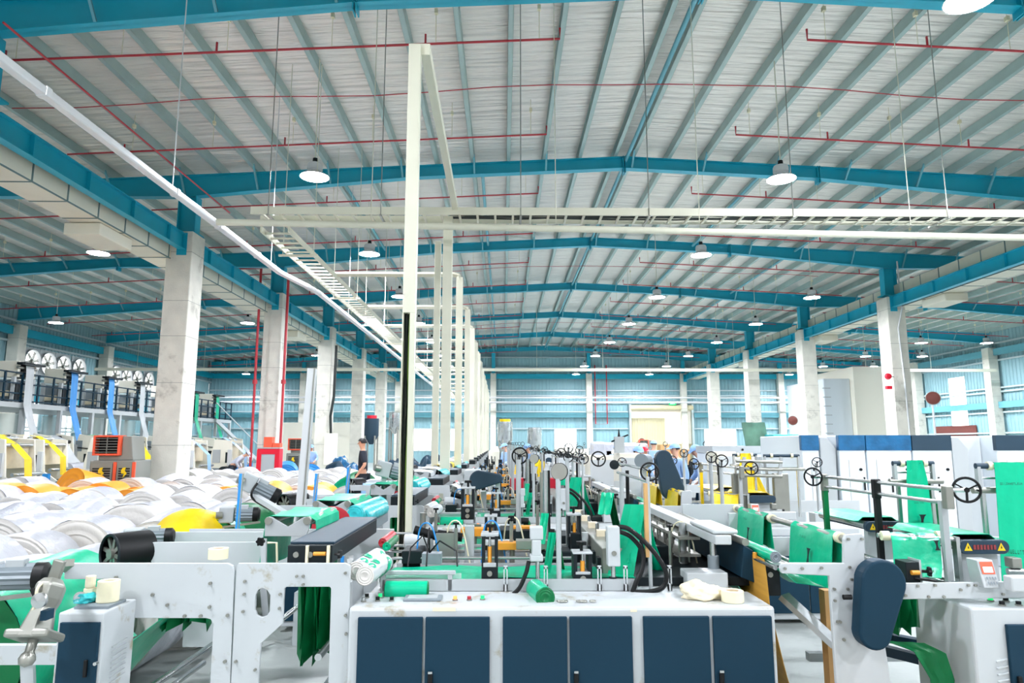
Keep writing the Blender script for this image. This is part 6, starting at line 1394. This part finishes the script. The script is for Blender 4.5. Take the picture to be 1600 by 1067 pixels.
# ---------------------------------------------------------------- people
def skin_body(name, nodes, edges, m, par, root=0, sub=2):
    me = bpy.data.meshes.new(name); me.from_pydata([n[0] for n in nodes], edges, []); o = bpy.data.objects.new(name, me); COL.objects.link(o)
    if par: o.parent = par
    md = o.modifiers.new('skin', 'SKIN'); md.use_smooth_shade = True
    for i, nd in enumerate(nodes):
        sv = me.skin_vertices[0].data[i]; r = nd[1]; sv.radius = r if isinstance(r, tuple) else (r, r); sv.use_root = (i == root)
    s = o.modifiers.new('subsurf', 'SUBSURF'); s.levels = sub; s.render_levels = sub
    me.materials.append(MATS[m]); return o
def person(loc, rz, label, shirt, cap=None, bend=0., h=1.68, arms='work', long_sleeve=False):
    t = thing('person', label, 'person', (0, 0, 0)); k = h/1.70
    def B_(x, y, z):      # upper body bends forward (towards -y) about the hips
        z2 = z-.95; c, s = math.cos(bend), math.sin(bend); return (x*k, (y*c-z2*s)*k, (.95+z2*c+y*s)*k)
    N, E_ = [], []
    def add(p, r, prev=None):
        N.append((p, tuple(q*k for q in r) if isinstance(r, tuple) else r*k)); 
        if prev is not None: E_.append((prev, len(N)-1))
        return len(N)-1
    pel = add(B_(0, 0, .97), (.15, .105)); wa = add(B_(0, 0, 1.12), (.13, .09), pel); ch = add(B_(0, 0, 1.30), (.155, .105), wa); nk0 = add(B_(0, .01, 1.42), (.075, .065), ch)
    nk = add(B_(0, 0, 1.48), .05, nk0); hd0 = add(B_(0, -.015, 1.55), (.068, .078), nk); hd1 = add(B_(0, -.01, 1.62), (.075, .092), hd0); hd2 = add(B_(0, 0, 1.68), (.055, .068), hd1)
    hands = []
    for s in (-1, 1):
        hip = add((s*.09*k, 0, .90*k), .085, pel); kn = add((s*.10*k, -.02*k, .50*k), .058, hip); an = add((s*.10*k, .02*k, .09*k), .038, kn); add((s*.11*k, -.13*k, .035*k), (.042, .03), an)
        sh = add(B_(s*.17, 0, 1.38), .058, ch)
        if arms == 'down': el, wr = B_(s*.23, .02, 1.12), B_(s*.24, -.04, .88)
        elif arms == 'back': el, wr = B_(s*.24, .06, 1.13), B_(s*.20, -.10, .92)
        else: el, wr = B_(s*.24, -.06, 1.14), B_(s*.15, -.30, 1.10)
        e = add(el, .042, sh); w = add(wr, .028, e); d = (Vector(wr)-Vector(el)).normalized(); pm = add(tuple(Vector(wr)+d*.06*k), (.038, .02), w); hands.append((Vector(wr)+d*.06*k, d, s, pm))
        side = Vector((1, 0, 0)) if abs(d.x) < .8 else Vector((0, 1, 0)); nn = d.cross(side).normalized()
        for f in range(4):
            b0 = Vector(wr)+d*(.085-.004*abs(f-1.3))*k+side*(f-1.5)*.018*k; m1 = b0+d*.035*k-nn*.008*k; m2 = m1+d*(.028-.004*abs(f-1.2))*k-nn*.018*k
            a = add(tuple(b0), .0095, pm); a = add(tuple(m1), .0088, a); add(tuple(m2), .0075, a)
        th = Vector(wr)+d*.02*k-side*s*.035*k; a = add(tuple(th), .011, w); add(tuple(th+d*.045*k-side*s*.012*k-nn*.01*k), .009, a)
    skin_body('body', N, E_, 'skin', t)
    # clothes
    N2, E2 = [], []
    def a2(p, r, prev=None):
        N2.append((p, tuple(q*k for q in r) if isinstance(r, tuple) else r*k))
        if prev is not None: E2.append((prev, len(N2)-1))
        return len(N2)-1
    p0 = a2(B_(0, 0, .90), (.175, .125)); p1 = a2(B_(0, 0, 1.12), (.155, .112), p0); p2 = a2(B_(0, 0, 1.30), (.178, .128), p1); a2(B_(0, .01, 1.425), (.09, .08), p2)
    for s in (-1, 1):
        sh = a2(B_(s*.175, 0, 1.375), .075, p2)
        if arms == 'down': el, wr = B_(s*.23, .02, 1.12), B_(s*.24, -.04, .88)
        elif arms == 'back': el, wr = B_(s*.24, .06, 1.13), B_(s*.20, -.10, .92)
        else: el, wr = B_(s*.24, -.06, 1.14), B_(s*.15, -.30, 1.10)
        e = a2(tuple(Vector(B_(s*.175, 0, 1.375)).lerp(Vector(el), .95 if not long_sleeve else 1)), .06, sh)
        if long_sleeve: a2(tuple(Vector(el).lerp(Vector(wr), .92)), .044, e)
    skin_body('shirt', N2, E2, shirt, t)
    N2, E2 = [], []; p0 = a2((0, 0, .95*k), (.165, .12))
    for s in (-1, 1):
        hp = a2((s*.09*k, 0, .86*k), .10, p0); kn = a2((s*.10*k, -.02*k, .50*k), .075, hp); a2((s*.10*k, .02*k, .10*k), .062, kn)
    skin_body('trousers', N2, E2, 'trousers', t)
    for s in (-1, 1): MB().bar((s*.11*k, .07*k, .035*k), (s*.11*k, -.19*k, .035*k), .09*k, .075*k).build('shoe', 'black', t, bevel=.02)
    # head details
    C0 = Vector(B_(0, -.005, 1.60)); u = (Vector(B_(0, 0, 1.7))-Vector(B_(0, 0, 1.6))).normalized(); f = Vector((0, -math.cos(bend), -math.sin(bend)))
    if abs(bend) > .01: f = (Vector(B_(0, -.1, 1.6))-Vector(B_(0, 0, 1.6))).normalized()
    r = Vector((1, 0, 0)); q = MB()
    q.cyl(C0+f*.075*k+u*.01*k, C0+f*.108*k-u*.02*k, .008*k, .015*k, n=8); q.build('nose', 'skin', t, True)
    for s in (-1, 1):
        q = MB(); q.lathe([(0, -.006), (.012*k, 0), (0, .006)], C0+f*.082*k+u*.018*k+r*s*.032*k, f, 10); q.build('eye', 'hair', t, True)
        q = MB(); q.lathe([(0, -.008), (.026*k, 0), (0, .008)], C0+r*s*.078*k-f*.005*k, r, 10); q.build('ear', 'skin', t, True)
    MB().bar(C0+f*.082*k-u*.045*k-r*.022*k, C0+f*.082*k-u*.045*k+r*.022*k, .008, .007).build('mouth', 'cooler_orange', t)
    bm = bmesh.new(); bmesh.ops.create_uvsphere(bm, u_segments=18, v_segments=12, radius=1)
    hm = MB(); fr = Matrix((r, -f, u)).transposed()
    for which in (('hair',) if not cap else ('hair', 'cap')):
        vs = []; fs = []; sc = (.088, .105, .098) if which == 'hair' else (.098, .116, .10); lo = -.25 if which == 'hair' else .12
        for v in bm.verts:
            z = v.co.z; front = -v.co.y
            cut = lo+(.55 if (which == 'hair' and front > .3) else 0); z = max(z, cut)
            rr = 1.0; vs.append(C0+u*.015*k+fr @ Vector((v.co.x*sc[0]*k*rr, v.co.y*sc[1]*k*rr, z*sc[2]*k)))
        hm = MB().add(vs, [[v.index for v in fc.verts] for fc in bm.faces]); 
        if which == 'cap': hm.add([C0+f*.09*k+u*.03*k-r*.07*k, C0+f*.09*k+u*.03*k+r*.07*k, C0+f*.17*k+u*.015*k+r*.045*k, C0+f*.17*k+u*.015*k-r*.045*k, C0+f*.09*k+u*.04*k-r*.07*k, C0+f*.09*k+u*.04*k+r*.07*k, C0+f*.17*k+u*.022*k+r*.045*k, C0+f*.17*k+u*.022*k-r*.045*k], [(0, 1, 2, 3), (7, 6, 5, 4), (0, 3, 7, 4), (1, 5, 6, 2), (3, 2, 6, 7)])
        hm.build(which, 'hair' if which == 'hair' else cap, t, True)
    bm.free(); t.location = loc; t.rotation_euler = (0, 0, rz); return t
person((at(568, 700, 16).x, 16.0, 0), -PI/2+.15, 'person in a navy polo shirt standing side-on among the white rolls', 'shirt_navy', None, 0.03, 1.76, 'back')
p = at(372, 715, 26); person((p.x, 25.5, 0), PI/2+.1, 'person in grey shirt and cap bending over beside the red fire cabinet', 'shirt_grey', 'shirt_grey', .95, 1.62, 'work', True)
p = at(486, 715, 27); person((p.x, 27, 0), .3, 'person in a pale blue shirt standing near the smaller air cooler', 'shirt_blue', 'cap_blue', .2, 1.6, 'work', True)
p = at(829, 700, 18.7); person((p.x, 18.7, 0), -.5, 'person in pale blue shirt and cap working behind the centre machine row', 'shirt_blue', 'cap_blue', .3, 1.66, 'work', True)
p = at(795, 700, 21.6); person((p.x, 21.6, 0), -1.0, 'person in pale blue cap bending at the centre row, left of another worker', 'shirt_blue', 'cap_blue', .25, 1.66, 'work', True)
p = at(998, 705, 11.6); person((p.x, 11.75, 0), .1, 'person in pale blue shirt facing the camera behind the cream drive box', 'shirt_blue', 'cap_blue', .12, 1.60, 'work', True)
p = at(1014, 700, 15.8); person((p.x, 16.4, 0), .2, 'person wearing a red cap behind the facing worker', 'shirt_blue', 'fire_red', .1, 1.56, 'work', True)
p = at(1016, 693, 19.7); person((p.x+.1, 19.7, 0), 2.8, 'person in pale blue cap seen from behind above the red cap', 'shirt_blue', 'cap_blue', 0, 1.72, 'down', True)
p = at(1060, 697, 12.5); person((p.x, 12.6, 0), -1.1, 'person in blue cap standing side-on by the brown cartons', 'shirt_blue', 'cap_blue', .08, 1.64, 'down', True)
p = at(1108, 705, 13.0); person((p.x, 13.0, 0), -1.3, 'person in pale blue bending forward left of the low white cabinet', 'shirt_blue', 'cap_blue', .45, 1.68, 'work', True)
p = at(962, 700, 19.2); person((p.x, 19.2, 0), .2, 'person in pale blue cap half hidden behind the tall cream drive box', 'shirt_blue', 'cap_blue', .1, 1.6, 'work', True)
# tower light / tripod spike on the drive box
p = at(973, 712, 8.7); t = thing('sensor_mast', 'grey sensor mast with crossed arms on the tall cream drive box', 'mast', (p.x, 8.95, p.z)); B(p.x-.06, p.x+.06, 8.9, 9.0, at(0, 708, 8.8).z, at(0, 682, 8.8).z).build('mast_body', 'ltgrey', t); MB().bar((p.x-.1, 8.95, at(0, 690, 8.8).z), (p.x+.12, 8.95, at(0, 679, 8.8).z), .02).build('arm', 'black', t); MB().cyl((p.x, 8.95, at(0, 683, 8.8).z), (p.x, 8.95, at(0, 670, 8.8).z), .02, .004, n=8).build('tip', 'black', t)
